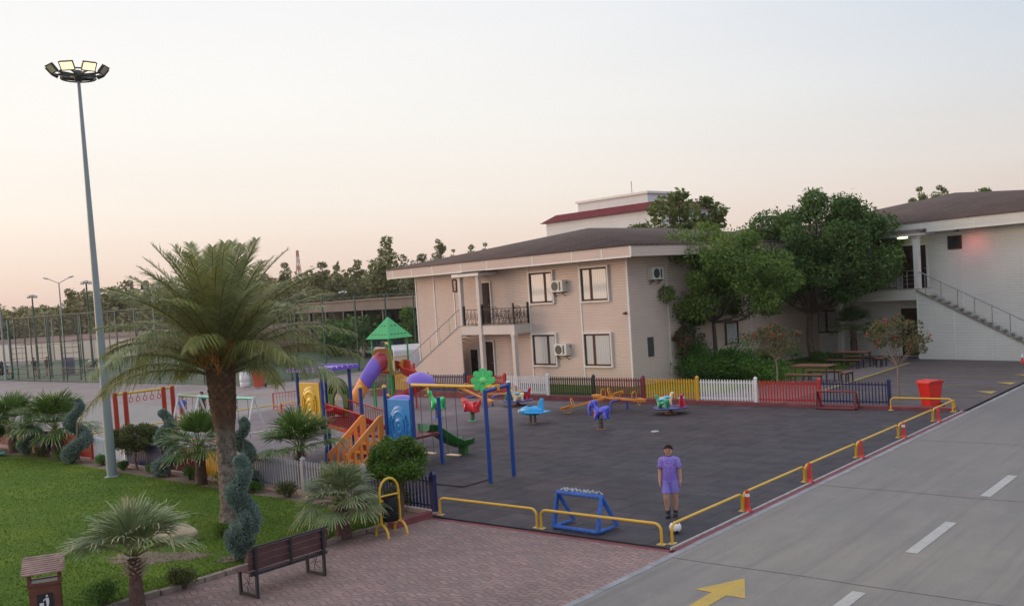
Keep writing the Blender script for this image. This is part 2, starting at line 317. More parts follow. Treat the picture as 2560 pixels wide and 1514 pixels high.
# ------------------------------------------------------------------ leaves
def rng(seed): return np.random.default_rng(seed)
def leaf_quads(C, D, Nn, ln, wd):
    """C centres, D long directions, Nn normals; ln, wd arrays"""
    D = D/np.linalg.norm(D, axis=1, keepdims=True); A = np.cross(D, Nn); A /= (np.linalg.norm(A, axis=1, keepdims=True)+1e-9)
    ln = np.broadcast_to(ln, len(C))[:, None]; wd = np.broadcast_to(wd, len(C))[:, None]
    V = np.stack([C-D*ln/2, C+A*wd/2, C+D*ln/2, C-A*wd/2], 1).reshape(-1, 3)
    return V, np.arange(len(C)*4).reshape(-1, 4)
def clump_leaves(R, centres, radii, per, ln, wd, shell=.55, loose=.14):
    """per leaves in each ellipsoidal clump, denser towards its outside"""
    Cs = []; Ds = []; Ns = []
    for c, r in zip(centres, radii):
        k = int(per*(r[0]*r[1]*r[2])**(2/3)) if per < 0 else per
        k = int(-per*(r[0]*r[1]*r[2])**(2/3)) if per < 0 else per
        u = R.normal(size=(k, 3)); u /= np.linalg.norm(u, axis=1, keepdims=True); t = (shell+(1-shell)*R.random((k, 1))**.7)
        t = np.where(R.random((k, 1)) < loose, .2+R.random((k, 1))*1.1, t)
        Cs.append(np.array(c)+u*t*np.array(r)); d = R.normal(size=(k, 3))*.7+u*.8; d[:, 2] -= .25; Ds.append(d); Ns.append(R.normal(size=(k, 3))+u*.8+np.array([0, 0, .6]))
    C = np.concatenate(Cs); n = len(C)
    return leaf_quads(C, np.concatenate(Ds), np.concatenate(Ns), ln*(.6+.8*R.random(n)), wd*(.6+.8*R.random(n)))
def crown_clumps(R, c, r, n, cr, bottom=-.75, top=1.):
    """clump centres spread over an ellipsoid crown, uneven"""
    out = []; rad = []
    for q_, f_ in (((0, 0, r[2]-cr*.5), .75), ((r[0]*.22*R.normal(), 0, r[2]*.62-cr*.2), 1.), ((r[0]*.3*R.normal(), 0, r[2]*.3), 1.1), ((0, 0, 0), 1.2)): out.append(np.array(c)+np.array(q_)); rad.append((cr*f_, cr*f_, cr*f_*.8))
    while len(out) < n:
        u = R.normal(size=3); u /= np.linalg.norm(u)
        if u[2] < bottom or u[2] > top: continue
        t = .55+.45*R.random()**.5 if R.random() < .8 else R.random()*.6
        k = cr*(.65+.7*R.random())
        out.append(np.array(c)+u*t*(np.array(r)-k*.55)); rad.append((k, k, k*.75))
    return out, rad
def limbs(mb, R, base, fork, targets, r0, n=8):
    base, fork = Vector(base), Vector(fork)
    mid = (base+fork)/2+Vector((R.normal()*.06, R.normal()*.06, 0))
    mb.tube([base, base.lerp(mid, .15), mid, fork], [r0*1.35, r0, r0*.85, r0*.72], n)
    for t in targets:
        t = Vector(t); m1 = fork.lerp(t, .4)+Vector((R.normal()*.15, R.normal()*.15, -.1*(t-fork).length)); m2 = fork.lerp(t, .75)+Vector((R.normal()*.1, R.normal()*.1, 0))
        k = r0*(.35+.2*R.random()); mb.tube([fork-Vector((0, 0, .1)), m1, m2, t], [k, k*.7, k*.45, k*.15], 6)
HAZE = .0002
# ================================================================== the setting
M_dirt = m_ground('soil', (.16, .115, .085), (.22, .165, .125), (.10, .075, .055), .8, 5, bs=40, bump=.6)
M_base = m_ground('dry_land', (.17, .15, .115), (.12, .12, .075), (.20, .18, .15), .02, .3)
M_plaza = m_paver('plaza_pavers', (.27, .215, .20), (.235, .19, .178), (.15, .12, .115), .44, .22, .112)
M_conc = m_ground('plaza_concrete', (.27, .245, .225), (.225, .205, .195), (.30, .27, .25), .25, 2)
M_brick = m_paver('brick_paving', (.265, .168, .152), (.195, .125, .118), (.062, .044, .043), .5, .25, .125, .11)
M_path = m_paver('back_pavers', (.085, .066, .070), (.072, .057, .062), (.045, .036, .038), .44, .22, .112)
M_red = mat('red_kerb_paint', (.17, .040, .048), .75, .25, 2.5, .3, 50)
M_grey = mat('kerb_concrete', (.24, .235, .25), .85, .2, 2., .3, 60)
M_white = m_worn('white_line_paint', (.42, .40, .375), (.20, .185, .17))
M_yline = m_worn('yellow_line_paint', (.42, .31, .05), (.12, .10, .09))
M_stone = mat('lawn_kerb_stone', (.22, .175, .15), .9, .3, 4., .5, 40)
struct('ground', [(-1500, -200, -.1), (300, -200, -.1), (300, 1500, -.1), (-1500, 1500, -.1)], [(0, 1, 2, 3)], M_base)
sheet('soil', rect(-40, -6.0, -1.6, 2.2), -.012, M_dirt)
sheet('lawn', [(-60, -30), (-6.45, -30), (-6.45, -.55), (-7.83, -.45), (-10.2, -.25), (-12.6, -.25), (-16.7, .0), (-19.7, .15), (-21.8, .3), (-26.4, .75), (-28.4, .3), (-34, 0), (-60, 1)], -.004, m_lawn())
R = rng(8)
for cx_, cy_, ax, ay, rt_ in ((-8.65, -4.95, 1.05, .42, .55), (-7.05, -4.3, .33, .2, .3)):
    pp = []
    for k in range(70):
        a = 2*PI*k/70; f = 1+.16*math.sin(a*3+1)+.10*math.sin(a*7)+.09*R.normal(); u, v = ax*f*math.cos(a), ay*f*math.sin(a); pp.append((cx_+u*math.cos(rt_)-v*math.sin(rt_), cy_+u*math.sin(rt_)+v*math.cos(rt_)))
    sheet('soil', pp, .002, M_dirt)
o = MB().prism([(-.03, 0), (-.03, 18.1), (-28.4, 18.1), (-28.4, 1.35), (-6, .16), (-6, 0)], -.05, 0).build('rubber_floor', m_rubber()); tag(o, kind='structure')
sheet('soil', [(-6.2, -1.2), (-5.9, -.2), (-6.02, .2), (-7, .25), (-7, -1.2)], -.006, M_dirt)
sheet('brick_paving', rect(-6.25, .12, -16, -.14), -.03, M_brick)
o = MB().box(-6.0, .0, -.14, 0, -.09, -.028).build('red_kerb', M_red); tag(o, kind='structure')
o = MB().box(-.03, 0, 0, 18.3, -.06, .012).build('white_edge_strip', mat('edge_strip_paint', (.42, .41, .4), .7, .2, 5)); tag(o, kind='structure')
o = MB().box(.0, .13, 0, 18.4, -.09, -.018).build('red_kerb', M_red); tag(o, kind='structure')
kb = MB()
for i in range(130):
    y = -16+i*.5; kb.box(.13+(i*37 % 5)*.002, .27, y+.006, y+.494, -.09, -.012-(i*13 % 3)*.002)
tag(kb.build('road_kerb', M_grey), kind='structure')
tag(MB().prism([(-6.12, -1.15), (-5.93, -1.1), (-5.93, .0), (-6.1, .02)], -.03, .10).build('red_kerb', M_red), kind='structure')
ks = MB(); R = rng(3)
for i in range(36):
    y = -1.2-i*.42; ks.cbox((-6.33+R.normal()*.012, y-.2, .0), (.13, .40, .10+R.normal()*.01), R.normal()*.03)
tag(ks.build('lawn_kerb', M_stone), kind='structure')
struct('road', [(.27, -40, -.02), (60, -40, -.02), (60, 90, -.02), (.27, 90, -.02)], [(0, 1, 2, 3)], m_road())
jm = mat('joint_tar', (.11, .10, .095), .9)
for ys in (-.42, 6.05, 12.5, 19.2):
    R = rng(int(ys*10+50)); pts = [(.28+i*.8, ys+R.normal()*.03-(i*.012)) for i in range(14)]
    V = [(x, y-.010, -.016) for x, y in pts]+[(x, y+.010, -.016) for x, y in pts]; n = len(pts)
    struct('road_joint', V, [(i, i+1, n+i+1, n+i) for i in range(n-1)], jm)
for k in range(-1, 5):
    y = 1.55+k*4.65; sheet('road_marking', rect(3.54, 3.74, y, y+2.3), -.014, M_white)
sheet('road_arrow', [(1.88, -.95), (1.47, -1.80), (1.76, -1.82), (1.77, -3.2), (2.01, -3.2), (2.02, -1.85), (2.33, -1.84)], -.014, m_worn('arrow_paint', (.46, .30, .045), (.20, .185, .15), .5))
# ground behind the playground and on the left
sheet('car_park', [(-34, 18.5), (.0, 18.5), (.0, 70), (-34, 70)], -.016, M_path)
sheet('forecourt', rect(-120, -28.4, 1.3, 70), -.02, M_plaza)
sheet('forecourt_concrete', [(-75, 2), (-29, 2), (-29, 16.5), (-34, 16.8), (-36, 12.5), (-60, 12), (-75, 11)], -.014, M_conc)
sheet('lawn', [(-18, 19.6), (-10.4, 22), (-9.4, 27.5), (-9.0, 31.8), (-9.6, 35), (-11.4, 38), (-18, 40), (-21, 22)], -.008, _m['lawn_grass'])
sheet('path', [(-10.3, 19), (-6.55, 19.0), (-6.75, 34.6), (-8.9, 36.5), (-8.7, 31.5), (-9.1, 27.5), (-10.2, 22)], -.010, m_paver('path_pavers', (.16, .125, .125), (.14, .11, .112), (.09, .07, .07)))
sheet('parking_line', [(-6.6, 22.5), (-6.45, 22.5), (-6.72, 34.6), (-6.87, 34.6)], -.002, M_yline)
ylt = mat('worn_yellow_paint', (.26, .20, .07), .8, .4, 2.)
for a, b in (((-6.5, 31.95), (-.3, 31.0)), ((-6.6, 29.2), (-.25, 28.1)), ((-6.4, 25.9), (-.1, 24.95)), ((-5.4, 22.65), (-.08, 21.95)), ((-6.4, 34.5), (-.3, 34.1))):
    sheet('parking_line', [a, b, (b[0], b[1]+.1), (a[0], a[1]+.1)], -.004, ylt)
for y in (23.55, 26.45, 29.4):
    sheet('parking_arrow', [(-.95, y+.03), (-.23, y+.05), (-.27, y-.62)], -.004, M_yline)
sheet('court_turf', rect(-110, -41.6, 21.2, 75), -.008, m_ground('turf', (.05, .085, .05), (.07, .10, .06), (.09, .12, .08), .3, 2))
sheet('car_park', rect(-300, -76, 1.2, 21.2), -.03, M_conc)
# kerb wall under the back fence
o = MB().prism([(18.1, -.05), (18.1, .10), (18.45, .10), (18.45, -.05)], -28, -.2, 'x').build('red_kerb', M_red); tag(o, kind='structure')
o = MB()
for i in range(10):
    o.prism([(18.104, .10), (18.104, .10+.028*i), (18.446, .10+.028*i), (18.446, .10)], -28, -8-2*i+2, 'x') if i == 9 else None
o2 = MB().add([(-28, 18.104, .102), (-6, 18.104, .102), (-6, 18.446, .102), (-28, 18.446, .102), (-28, 18.104, .30), (-6, 18.104, .106), (-6, 18.446, .106), (-28, 18.446, .30)], [(0, 3, 2, 1), (4, 5, 6, 7), (0, 1, 5, 4), (1, 2, 6, 5), (2, 3, 7, 6), (3, 0, 4, 7)])
tag(o2.build('red_kerb', M_red), kind='structure')
def kz(x): return .10 if x > -6 else .106+(-6-x)/22*.194
# grass blades standing on the lawn
R = rng(11); n = 110000
x = -6.5-R.random(n)**1.6*22; y = .1-R.random(n)**1.1*13
ok = (y < -.42+np.clip((-7-x)*.045, 0, .8)) & ~((x > -9.8) & (x < -6.7) & (y > -5.7) & (y < -4.0) & (R.random(n) < .45)); x, y = x[ok], y[ok]; n = len(x)
a = R.random(n)*2*PI; h = .012+.022*R.random(n); wd = .008+.006*R.random(n)
lean = R.normal(size=(n, 2))*.018
V = np.stack([np.c_[x-np.cos(a)*wd, y-np.sin(a)*wd, np.full(n, -.006)], np.c_[x+np.cos(a)*wd, y+np.sin(a)*wd, np.full(n, -.006)], np.c_[x+lean[:, 0], y+lean[:, 1], h]], 1).reshape(-1, 3)
tag(link('lawn_blades', new_mesh('lawn_blades', V, np.arange(3*n).reshape(-1, 3), leafmat('blade_green', (.030, .070, .007), (.080, .118, .010), .7, .3, .8))), kind='stuff')
# far hills
R = rng(5); hv = []; hf = []
for i in range(60):
    t = i/59; ang = math.radians(-100+120*t); d = 1350+150*math.sin(t*9)
    hx, hy = CX+d*(math.sin(ang)*rh.x+math.cos(ang)*fh.x), CY+d*(math.sin(ang)*rh.y+math.cos(ang)*fh.y)
    hh = 8+7*math.sin(t*13)+7*math.sin(t*31+1)+R.random()*2; k = 1.12
    hv += [(hx, hy, -1), (hx, hy, hh*.7), (hx*k, hy*k, hh), (hx*1.3, hy*1.3, -1)]
hf = [(4*i+j, 4*i+4+j, 4*i+5+j, 4*i+1+j) for i in range(59) for j in range(3)]
struct('hills', hv, hf, mat('haze_tinted_hill', (.20, .17, .17), .95, .2, .01))  # distance haze is put into the hill colour
# ================================================================== buildings
PINK = (.65, .515, .45); CREAM = (.68, .67, .62)
S_pink = m_siding('pink_siding', PINK); S_cream = m_siding('cream_siding', CREAM, .13, .70)
S_white = m_siding('white_siding', (.66, .66, .66), .30, .80)
M_trim = mat('white_trim', (.68, .66, .63), .5, .06); M_pinktrim = mat('pink_trim', (.60, .53, .49), .6, .06)
M_roof = m_shingle('brown_shingles', (.088, .060, .054), (.110, .078, .070)); M_claret = m_shingle('claret_shingles', (.13, .028, .035), (.16, .035, .04))
M_brown = mat('brown_window_frame', (.085, .030, .014), .6, .15, spec=.2); M_door = mat('dark_brown_door', (.036, .017, .013), .65, .2, spec=.2)
M_iron = mat('black_iron', (.012, .012, .015), .4, .1, metal=.6); M_rail = mat('grey_steel_rail', (.30, .30, .33), .35, .1, metal=.6)
M_ac = mat('air_conditioner_casing', (.62, .61, .57), .45, .05); M_dark = mat('dark_grille', (.05, .05, .05), .5, .1)
M_conc2 = mat('cast_concrete', (.36, .33, .31), .85, .15, 2, .3)
def m_curtain():
    m, n, l, b = nodes_mat('curtained_pane'); tcn = n.new('ShaderNodeTexCoord'); sp = n.new('ShaderNodeSeparateXYZ'); l(tcn.outputs['Object'], sp.inputs[0])
    f = mathn(n, l, 'SINE', mathn(n, l, 'MULTIPLY_ADD', sp.outputs[0], 52, mathn(n, l, 'MULTIPLY', noise(n, l, tcn.outputs['Object'], 2.5), 9)))
    c = mixc(n, l, mrange(n, l, f, -1, 1), (.38, .40, .41), (.50, .52, .52)); l(c, b.inputs['Base Color']); b.inputs['Roughness'].default_value = .35
    b.inputs['Coat Weight'].default_value = .35; b.inputs['Coat Roughness'].default_value = .03; return m
M_pane = m_curtain(); M_glass = mat('dark_glass', (.03, .035, .04), .15, .1, spec=.35)
def window(par, x, z, w_, h_, y, split, pane=None, trim=True):
    """x left edge, z bottom, y the wall plane (front = smaller y)"""
    f = MB(); t = .085
    f.box(x, x+t, y-.05, y+.02, z, z+h_).box(x+w_-t, x+w_, y-.05, y+.02, z, z+h_).box(x+t, x+w_-t, y-.048, y+.02, z, z+t).box(x+t, x+w_-t, y-.048, y+.02, z+h_-t, z+h_)
    if split: f.box(x+w_*split-.07, x+w_*split+.07, y-.046, y+.02, z+t, z+h_-t)
    wdw = f.build('window', M_brown, par, bevel=.006)
    MB().box(x+t-.01, x+w_-t+.01, y-.022, y-.012, z+t-.01, z+h_-t+.01).build('pane', pane or M_pane, wdw)
    if trim:
        q = MB(); k = .075
        q.box(x-k, x, y-.11, y, z-k, z+h_+k).box(x+w_, x+w_+k, y-.11, y, z-k, z+h_+k).box(x, x+w_, y-.108, y, z+h_, z+h_+k).box(x, x+w_, y-.125, y, z-k, z)
        q.build('frame', M_trim, wdw)
def door(par, x, z, w_, h_, y, panel=True):
    d = MB().box(x, x+w_, y-.06, y+.01, z, z+h_)
    if panel:
        for k in range(3): d.box(x+.12, x+w_-.12, y-.075, y-.055, z+.15+k*h_*.31, z+.15+k*h_*.31+h_*.24)
    d = d.build('door', M_door, par, bevel=.005)
    MB().box(x-.07, x, y-.07, y, z, z+h_+.07).box(x+w_, x+w_+.07, y-.07, y, z, z+h_+.07).box(x, x+w_, y-.068, y, z+h_, z+h_+.07).build('frame', M_trim, d)
    MB().ball((x+w_-.08, y-.10, z+h_*.45), .03).build('handle', M_rail, d)
def aircon(par, x, y, z, rz=0):
    T = Matrix.Translation((x, y, z)) @ Matrix.Rotation(rz, 4, 'Z')
    a = MB().box(-.42, .42, -.32, 0, 0, .58, T).build('air_conditioner', M_ac, par, bevel=.02)
    g = MB(); c = T @ Vector((-.12, -.325, .29))
    g.lathe([(.22, -.004), (.225, .004), (.215, .008)], 24)
    for r in (.19, .15, .11, .07): g.lathe([(r-.006, .004), (r, .012), (r+.006, .004)], 20, cap=False)
    go = g.build('fan_grille', M_dark, a); go.matrix_local = Matrix.Translation(c) @ Matrix.Rotation(rz, 4, 'Z') @ Matrix.Rotation(PI/2, 4, 'X')
    MB().box(.17, .28, -.326, -.318, .08, .5, T).build('vent_slot', M_dark, a)
    for xx in (-.3, .3): MB().beam(T @ Vector((xx, .14, -.03)), T @ Vector((xx, -.3, -.03)), .04).beam(T @ Vector((xx, .14, -.3)), T @ Vector((xx, -.26, -.04)), .03).build('bracket', M_dark, a)
    MB().tube([T @ Vector(p) for p in ((.42, -.1, .4), (.5, .02, .5), (.35, .13, .75), (.33, .14, .85))], .018, 6).build('hose', M_dark, a)
def hip_roof(par, x0, x1, y0, y1, z, ax, ay, az, ridge_y, m):
    V = [(x0, y0, z), (x1, y0, z), (x1, y1, z), (x0, y1, z), (ax, ay, az), (ax, ridge_y, az)]
    V += [(v[0], v[1], v[2]-.06) for v in V[:4]]
    F = [(0, 1, 4), (1, 2, 5, 4), (2, 3, 5), (3, 0, 4, 5), (0, 6, 7, 1), (1, 7, 8, 2), (2, 8, 9, 3), (3, 9, 6, 0)]
    return link('roof', new_mesh('roof', V, F, m), par)
def fascia(par, x0, x1, y0, y1, z0, z1, m, seams, trim):
    f = MB(); t = .08
    f.box(x0, x1, y0, y0+t, z0, z1).box(x0, x1, y1-t, y1, z0, z1).box(x0, x0+t, y0+t, y1-t, z0, z1).box(x1-t, x1, y0+t, y1-t, z0, z1)
    f.box(x0+t, x1-t, y0+t, y1-t, z0+.04, z0+.10)                 # soffit
    o = f.build('fascia', m, par); q = MB()
    for s in seams: MB().box(s-.035, s+.035, y0-.012, y0+.01, z0+.032, z1-.002).build('trim', trim, o)
    q.box(x0-.01, x1+.01, y0-.022, y0-.002, z0-.03, z0+.03).box(x0-.02, x0+.05, y0-.02, y0+.03, z0+.031, z1-.004).box(x1-.05, x1+.02, y0-.02, y0+.03, z0+.031, z1-.004)
    q.build('trim', trim, o)
def rail_run(mb, a, b, h, n, orn=True):
    a, b = Vector(a), Vector(b); mb.beam(a+Vector((0, 0, h)), b+Vector((0, 0, h)), .035).beam(a+Vector((0, 0, .08)), b+Vector((0, 0, .08)), .03)
    for i in range(n+1):
        p = a.lerp(b, i/n); mb.beam(p, p+Vector((0, 0, h)), .018)
        if orn and i < n:
            q = a.lerp(b, (i+.5)/n); d = (b-a).normalized()
            mb.tube([q+d*(.09*math.cos(t*.7))+Vector((0, 0, h*.55+.16*math.sin(t*.7))) for t in range(10)], .011, 5)
            mb.tube([q-d*.09+Vector((0, 0, .14)), q+Vector((0, 0, .3)), q+d*.09+Vector((0, 0, h-.1))], .010, 5)
# --- pink two-storey block; local x = to the right along its front, y = into the building, right front corner at 0
b1 = thing('apartment_building', 'two storey pink clapboard block with brown hip roof, railed balcony and outside stairs', 'building', (-15.73, 23.36, 0), math.radians(-7.5))
wl = MB().box(-16.12, 0, 0, 19, -.1, 6.05).build('wall', S_pink, b1)
t_ = MB()
for s in (0.0, 3.02, 6.62, 12.66, 14.42, 16.12):
    MB().box(-s-.045, -s+.045, -.03, .02, 0, 5.98).build('trim', M_trim, wl)
for yy in (2.9, 6.4, 9.8): MB().box(-.01, .022, yy-.03, yy+.03, 0, 5.98).build('trim', M_trim, wl)
hip_roof(b1, -17.55, 1.2, -1.05, 20.1, 6.53, -7.95, 6.25, 8.08, 13, M_roof)
fascia(b1, -17.5, 1.15, -1.0, 20.05, 5.99, 6.53, S_pink, (-16.9, -15.1, -13.2, -10.7, -8.6, -5.2, -2.5, -.6), M_trim)
for x_, z_, w_, h_, sp_ in ((-6.48, 4.10, 1.64, 1.54, .66), (-2.88, 4.08, 1.70, 1.58, .36), (-6.50, .95, 1.64, 1.55, .66), (-2.90, .95, 1.70, 1.55, .36)): window(b1, x_, z_, w_, h_, 0, sp_)
window(b1, -12.72, 4.95, .38, .72, 0, 0, M_glass, False)
door(b1, -10.32, 3.12, .74, 2.22, 0); door(b1, -10.3, .05, .70, 2.12, 0); door(b1, -11.5, .05, .6, 1.7, 0, False)
aircon(b1, -4.32, 0, 4.60); aircon(b1, -4.32, 0, 1.46)
aircon(b1, .0, 1.9, 4.90, PI/2)
MB().box(-.01, .05, 1.2, 1.6, 1.3, 2.2).build('vent', M_dark, b1)
window_side = MB().box(-.02, .05, 7.5, 8.5, 1.35, 2.45).box(.05, .08, 7.42, 7.5, 1.3, 2.5).box(.05, .08, 8.5, 8.58, 1.3, 2.5).build('window', M_brown, b1)
MB().box(.051, .056, 7.55, 8.45, 1.4, 2.4).build('pane', M_pane, window_side)
pc = MB().box(-10.9, -6.68, -1.12, -.002, 2.62, 3.09).build('balcony', M_pinktrim, b1)
MB().box(-10.9, -6.68, -1.14, -.004, 3.092, 3.12).build('floor_slab', M_conc2, pc)
for x_, z0_, z1_ in ((-10.78, 3.12, 5.72), (-9.28, 0, 5.72), (-6.78, 0, 2.62)):
    MB().box(x_-.11, x_+.11, -1.18, -.96, z0_, z1_).box(x_-.13, x_+.13, -1.2, -.94, z1_-.12, z1_+.004).build('column', M_pinktrim, b1)
can = MB().box(-11.15, -8.95, -1.35, -.002, 5.72, 5.88).build('canopy', M_trim, b1)
MB().add([(-10.6, -1.40, 5.885), (-8.75, -1.40, 5.885), (-8.75, -.9, 6.02), (-10.6, -.9, 6.02), (-10.6, -.9, 5.885), (-8.75, -.9, 5.885)], [(0, 1, 2, 3), (0, 3, 4), (1, 5, 2), (2, 5, 4, 3)]).build('canopy_roof', M_roof, can)
r_ = MB(); rail_run(r_, (-10.62, -1.07, 3.12), (-9.42, -1.07, 3.12), .82, 4); r_.beam((-10.6, -1.07, 3.0), (-10.6, -1.07, 4.15), .08)
rail_run(r_, (-9.12, -1.07, 3.12), (-6.74, -1.07, 3.12), .82, 8); rail_run(r_, (-6.74, -1.07, 3.12), (-6.74, -.04, 3.12), .82, 4)
for p in ((-9.12, -1.07), (-6.74, -1.07), (-6.74, -.06)): r_.beam((*p, 3.1), (*p, 4.2), .075)
r_.build('balcony_railing', M_iron, b1)
st = MB().prism([(-10.9, 3.08), (-16.7, .0), (-15.9, -.02), (-10.9, -.02)], -1.12, -1.06, 'y').build('stair_flank', S_pink, b1)
q = MB()
for i in range(17):
    z_ = 3.09-i*.18; x_ = -10.9-i*.335; q.box(x_-.335, x_, -1.058, -.02, z_-.21, z_-.17)
q.build('steps', M_conc2, st)
q = MB().beam((-10.9, -1.13, 3.16), (-16.7, -1.13, .06), .05, .06)
q.build('stair_string', M_conc2, st)
q = MB().tube([(-10.9, -1.1, 4.05), (-16.5, -1.1, 1.05)], .028, 6)
for i in range(7):
    k = i/6; q.tube([(-11-5.4*k, -1.1, 3.08-2.9*k), (-11-5.4*k, -1.1, 3.98-2.9*k)], .014, 5)
q.build('stair_railing', mat('beige_rail', (.42, .36, .33), .5), st)
MB().cbox((-.2, -.09, 3.42), (.08, .22, .08)).box(-.22, -.18, -.06, 0, 3.36, 3.5).build('security_camera', M_dark, b1)
# balcony furniture: its own things
def garden_chair(name, label, loc, rz):
    t = thing(name, label, 'chair', loc, rz, 'iron chairs on the balcony')
    MB().lathe([(.0, .43), (.2, .43), (.21, .445), (.0, .45)], 12).build('seat', M_iron, t)
    b = MB().tube([(-.19, .19, .43), (-.2, .24, .8), (-.1, .26, .92), (.1, .26, .92), (.2, .24, .8), (.19, .19, .43)], .014, 6)
    for k in range(4): b.tube([(-.12+k*.08, .2, .45), (-.12+k*.08, .25, .88)], .008, 5)
    b.build('backrest', M_iron, t)
    for x_, y_ in ((-.16, -.16), (.16, -.16), (-.16, .18), (.16, .18)): MB().tube([(x_, y_, .43), (x_*1.25, y_*1.25, 0)], .012, 5).build('leg', M_iron, t)
def bl(x, y, z=0):
    a = math.radians(-7.5); return (-15.73+x*math.cos(a)-y*math.sin(a), 23.36+x*math.sin(a)+y*math.cos(a), z)
t = thing('garden_table', 'black iron table between two chairs on the pink block balcony', 'table', bl(-7.75, -.55, 3.12), math.radians(-7.5))
MB().lathe([(0, .68), (.33, .68), (.35, .69), (.33, .705), (0, .705)], 20).build('tabletop', M_iron, t)
for k in range(3): MB().tube([(.08*math.cos(k*2.1), .08*math.sin(k*2.1), .68), (.05*math.cos(k*2.1), .05*math.sin(k*2.1), .35), (.26*math.cos(k*2.1), .26*math.sin(k*2.1), 0)], .014, 5).build('leg', M_iron, t)
garden_chair('garden_chair', 'black iron chair on the balcony left of the round iron table', bl(-8.4, -.6, 3.12), PI/2)
garden_chair('garden_chair', 'black iron chair on the balcony right of the round iron table', bl(-7.15, -.6, 3.12), -PI/2-.3)
# --- cream block on the right; local x to the right, y into the building, origin at the flank corner of its stairs
b2 = thing('apartment_building', 'cream clapboard block at the right with brown hip roof and a long outside staircase', 'building', (-7.0, 36.84, 0), math.radians(-15.7))
wl = MB().box(-12, 16, 1.25, 18, -.1, 6.5).build('wall', S_cream, b2)
t_ = MB()
for s in (1.75, -5.35): MB().box(s-.03, s+.03, 1.22, 1.26, 0, 6.45).build('trim', M_trim, wl)
hip_roof(b2, -12.8, 16.8, .35, 19, 7.02, -1.9, 7.0, 8.75, 12, M_roof)
hip_roof(b2, -26.0, -11.0, 1.6, 15, 6.98, -18, 8.0, 8.2, 10, M_roof).name = 'roof'
fascia(b2, -12.7, 16.7, .4, 18.9, 6.46, 7.0, S_cream, (.1, 3.0, 8.), M_trim)
door(b2, -1.55, 3.6, .80, 2.25, 1.25); door(b2, -.50, 3.6, .34, 2.22, 1.25, False); door(b2, -1.75, .05, .95, 2.5, 1.25)
window(b2, 1.05, 5.48, .75, .68, 1.25, 0, M_glass, False)
window(b2, -7.2, 1.25, 1.5, 1.33, 1.25, .42); window(b2, -7.2, 4.4, 1.5, 1.4, 1.25, .42); window(b2, -10.2, 1.25, 1.3, 1.3, 1.25, .5)
bal = MB().box(-6.2, .0, .02, 1.248, 3.02, 3.56).build('balcony', S_cream, b2)
MB().box(-6.2, .0, .0, 1.246, 3.562, 3.60).build('floor_slab', M_conc2, bal)
for x_, z0_, z1_ in ((.02, 3.6, 6.3), (-4.8, 0, 3.02), (-2.9, 3.6, 6.3)):
    MB().box(x_-.13, x_+.13, -.02, .24, z0_, z1_).box(x_-.16, x_+.16, -.05, .27, z1_-.14, z1_+.004).build('column', M_trim, b2)
can = MB().box(-3.2, .35, -.25, 1.248, 6.3, 6.44).build('canopy', M_trim, b2)
MB().add([(-3.2, -.32, 6.445), (.42, -.32, 6.445), (.42, .38, 6.62), (-3.2, .38, 6.62), (-3.2, .38, 6.445), (.42, .38, 6.445)], [(0, 1, 2, 3), (0, 3, 4), (1, 5, 2), (2, 5, 4, 3)]).build('canopy_roof', M_roof, can)
MB().cbox((-.9, .35, 6.25), (.5, .12, .06)).build('ceiling_light', mat('lit_tube', (1, 1, .8), .5, emit=((.95, 1., .62), 6)), b2)
st = MB().prism([(.0, 3.5), (7.2, .0), (7.2, -.02), (.0, -.02)], 0, .06, 'y').build('stair_flank', S_cream, b2)
for s in (1.97, 3.86, .0): MB().box(s-.025, s+.025, -.02, 0.001, 0, 3.5-s*.486-.03).build('trim', M_trim, st)
q = MB(); R = rng(2)
for i in range(20):
    z_ = 3.56-i*.18; x_ = i*.36; q.box(x_, x_+.38, .065, 1.2, z_-.40, z_-.34).box(x_, x_+.06, .065, 1.2, z_-.52, z_-.40)
q.build('steps', M_conc2, st)
MB().beam((.0, -.04, 3.5), (7.2, -.04, 0), .05, .09).build('stair_string', mat('mossy_concrete', (.20, .19, .16), .9, .4, 5), st)
q = MB().tube([(.0, .05, 4.52), (7.2, .05, 1.02)], .03, 6)
for i in range(9):
    k = .45+.86*i; q.tube([(k, .05, 3.5-k*.486), (k, .05, 4.5-k*.486)], .02, 5)
q.tube([(0, .05, 4.52), (-1.1, .05, 4.52)], .025, 6)
for zz_ in (3.85, 4.08, 4.3): q.tube([(0, .05, zz_), (-1.1, .05, zz_)], .014, 5)
for xx in (-.55, -1.1): q.tube([(xx, .05, 3.6), (xx, .05, 4.52)], .022, 6)
q.build('stair_railing', M_rail, st)
rr_ = MB(); rail_run(rr_, (-1.2, .08, 3.6), (-6.1, .08, 3.6), .85, 12); rr_.build('balcony_railing', M_iron, b2)
MB().cbox((1.95, .55, 6.38), (.14, .2, .12)).build('wall_lamp', M_dark, b2)
# the small red lamp under the eaves that tints the siding
ll = bpy.data.lights.new('red_lamp', 'SPOT'); ll.energy = 20; ll.color = (1, .12, .10); ll.spot_size = math.radians(140); ll.spot_blend = 1; ll.shadow_soft_size = .08
lo = bpy.data.objects.new('red_lamp', ll); COL.objects.link(lo); lo.parent = b2; lo.location = (2.45, .30, 5.95); lo.rotation_euler = Vector((-.1, -.95, .75)).to_track_quat('Z', 'Y').to_euler()
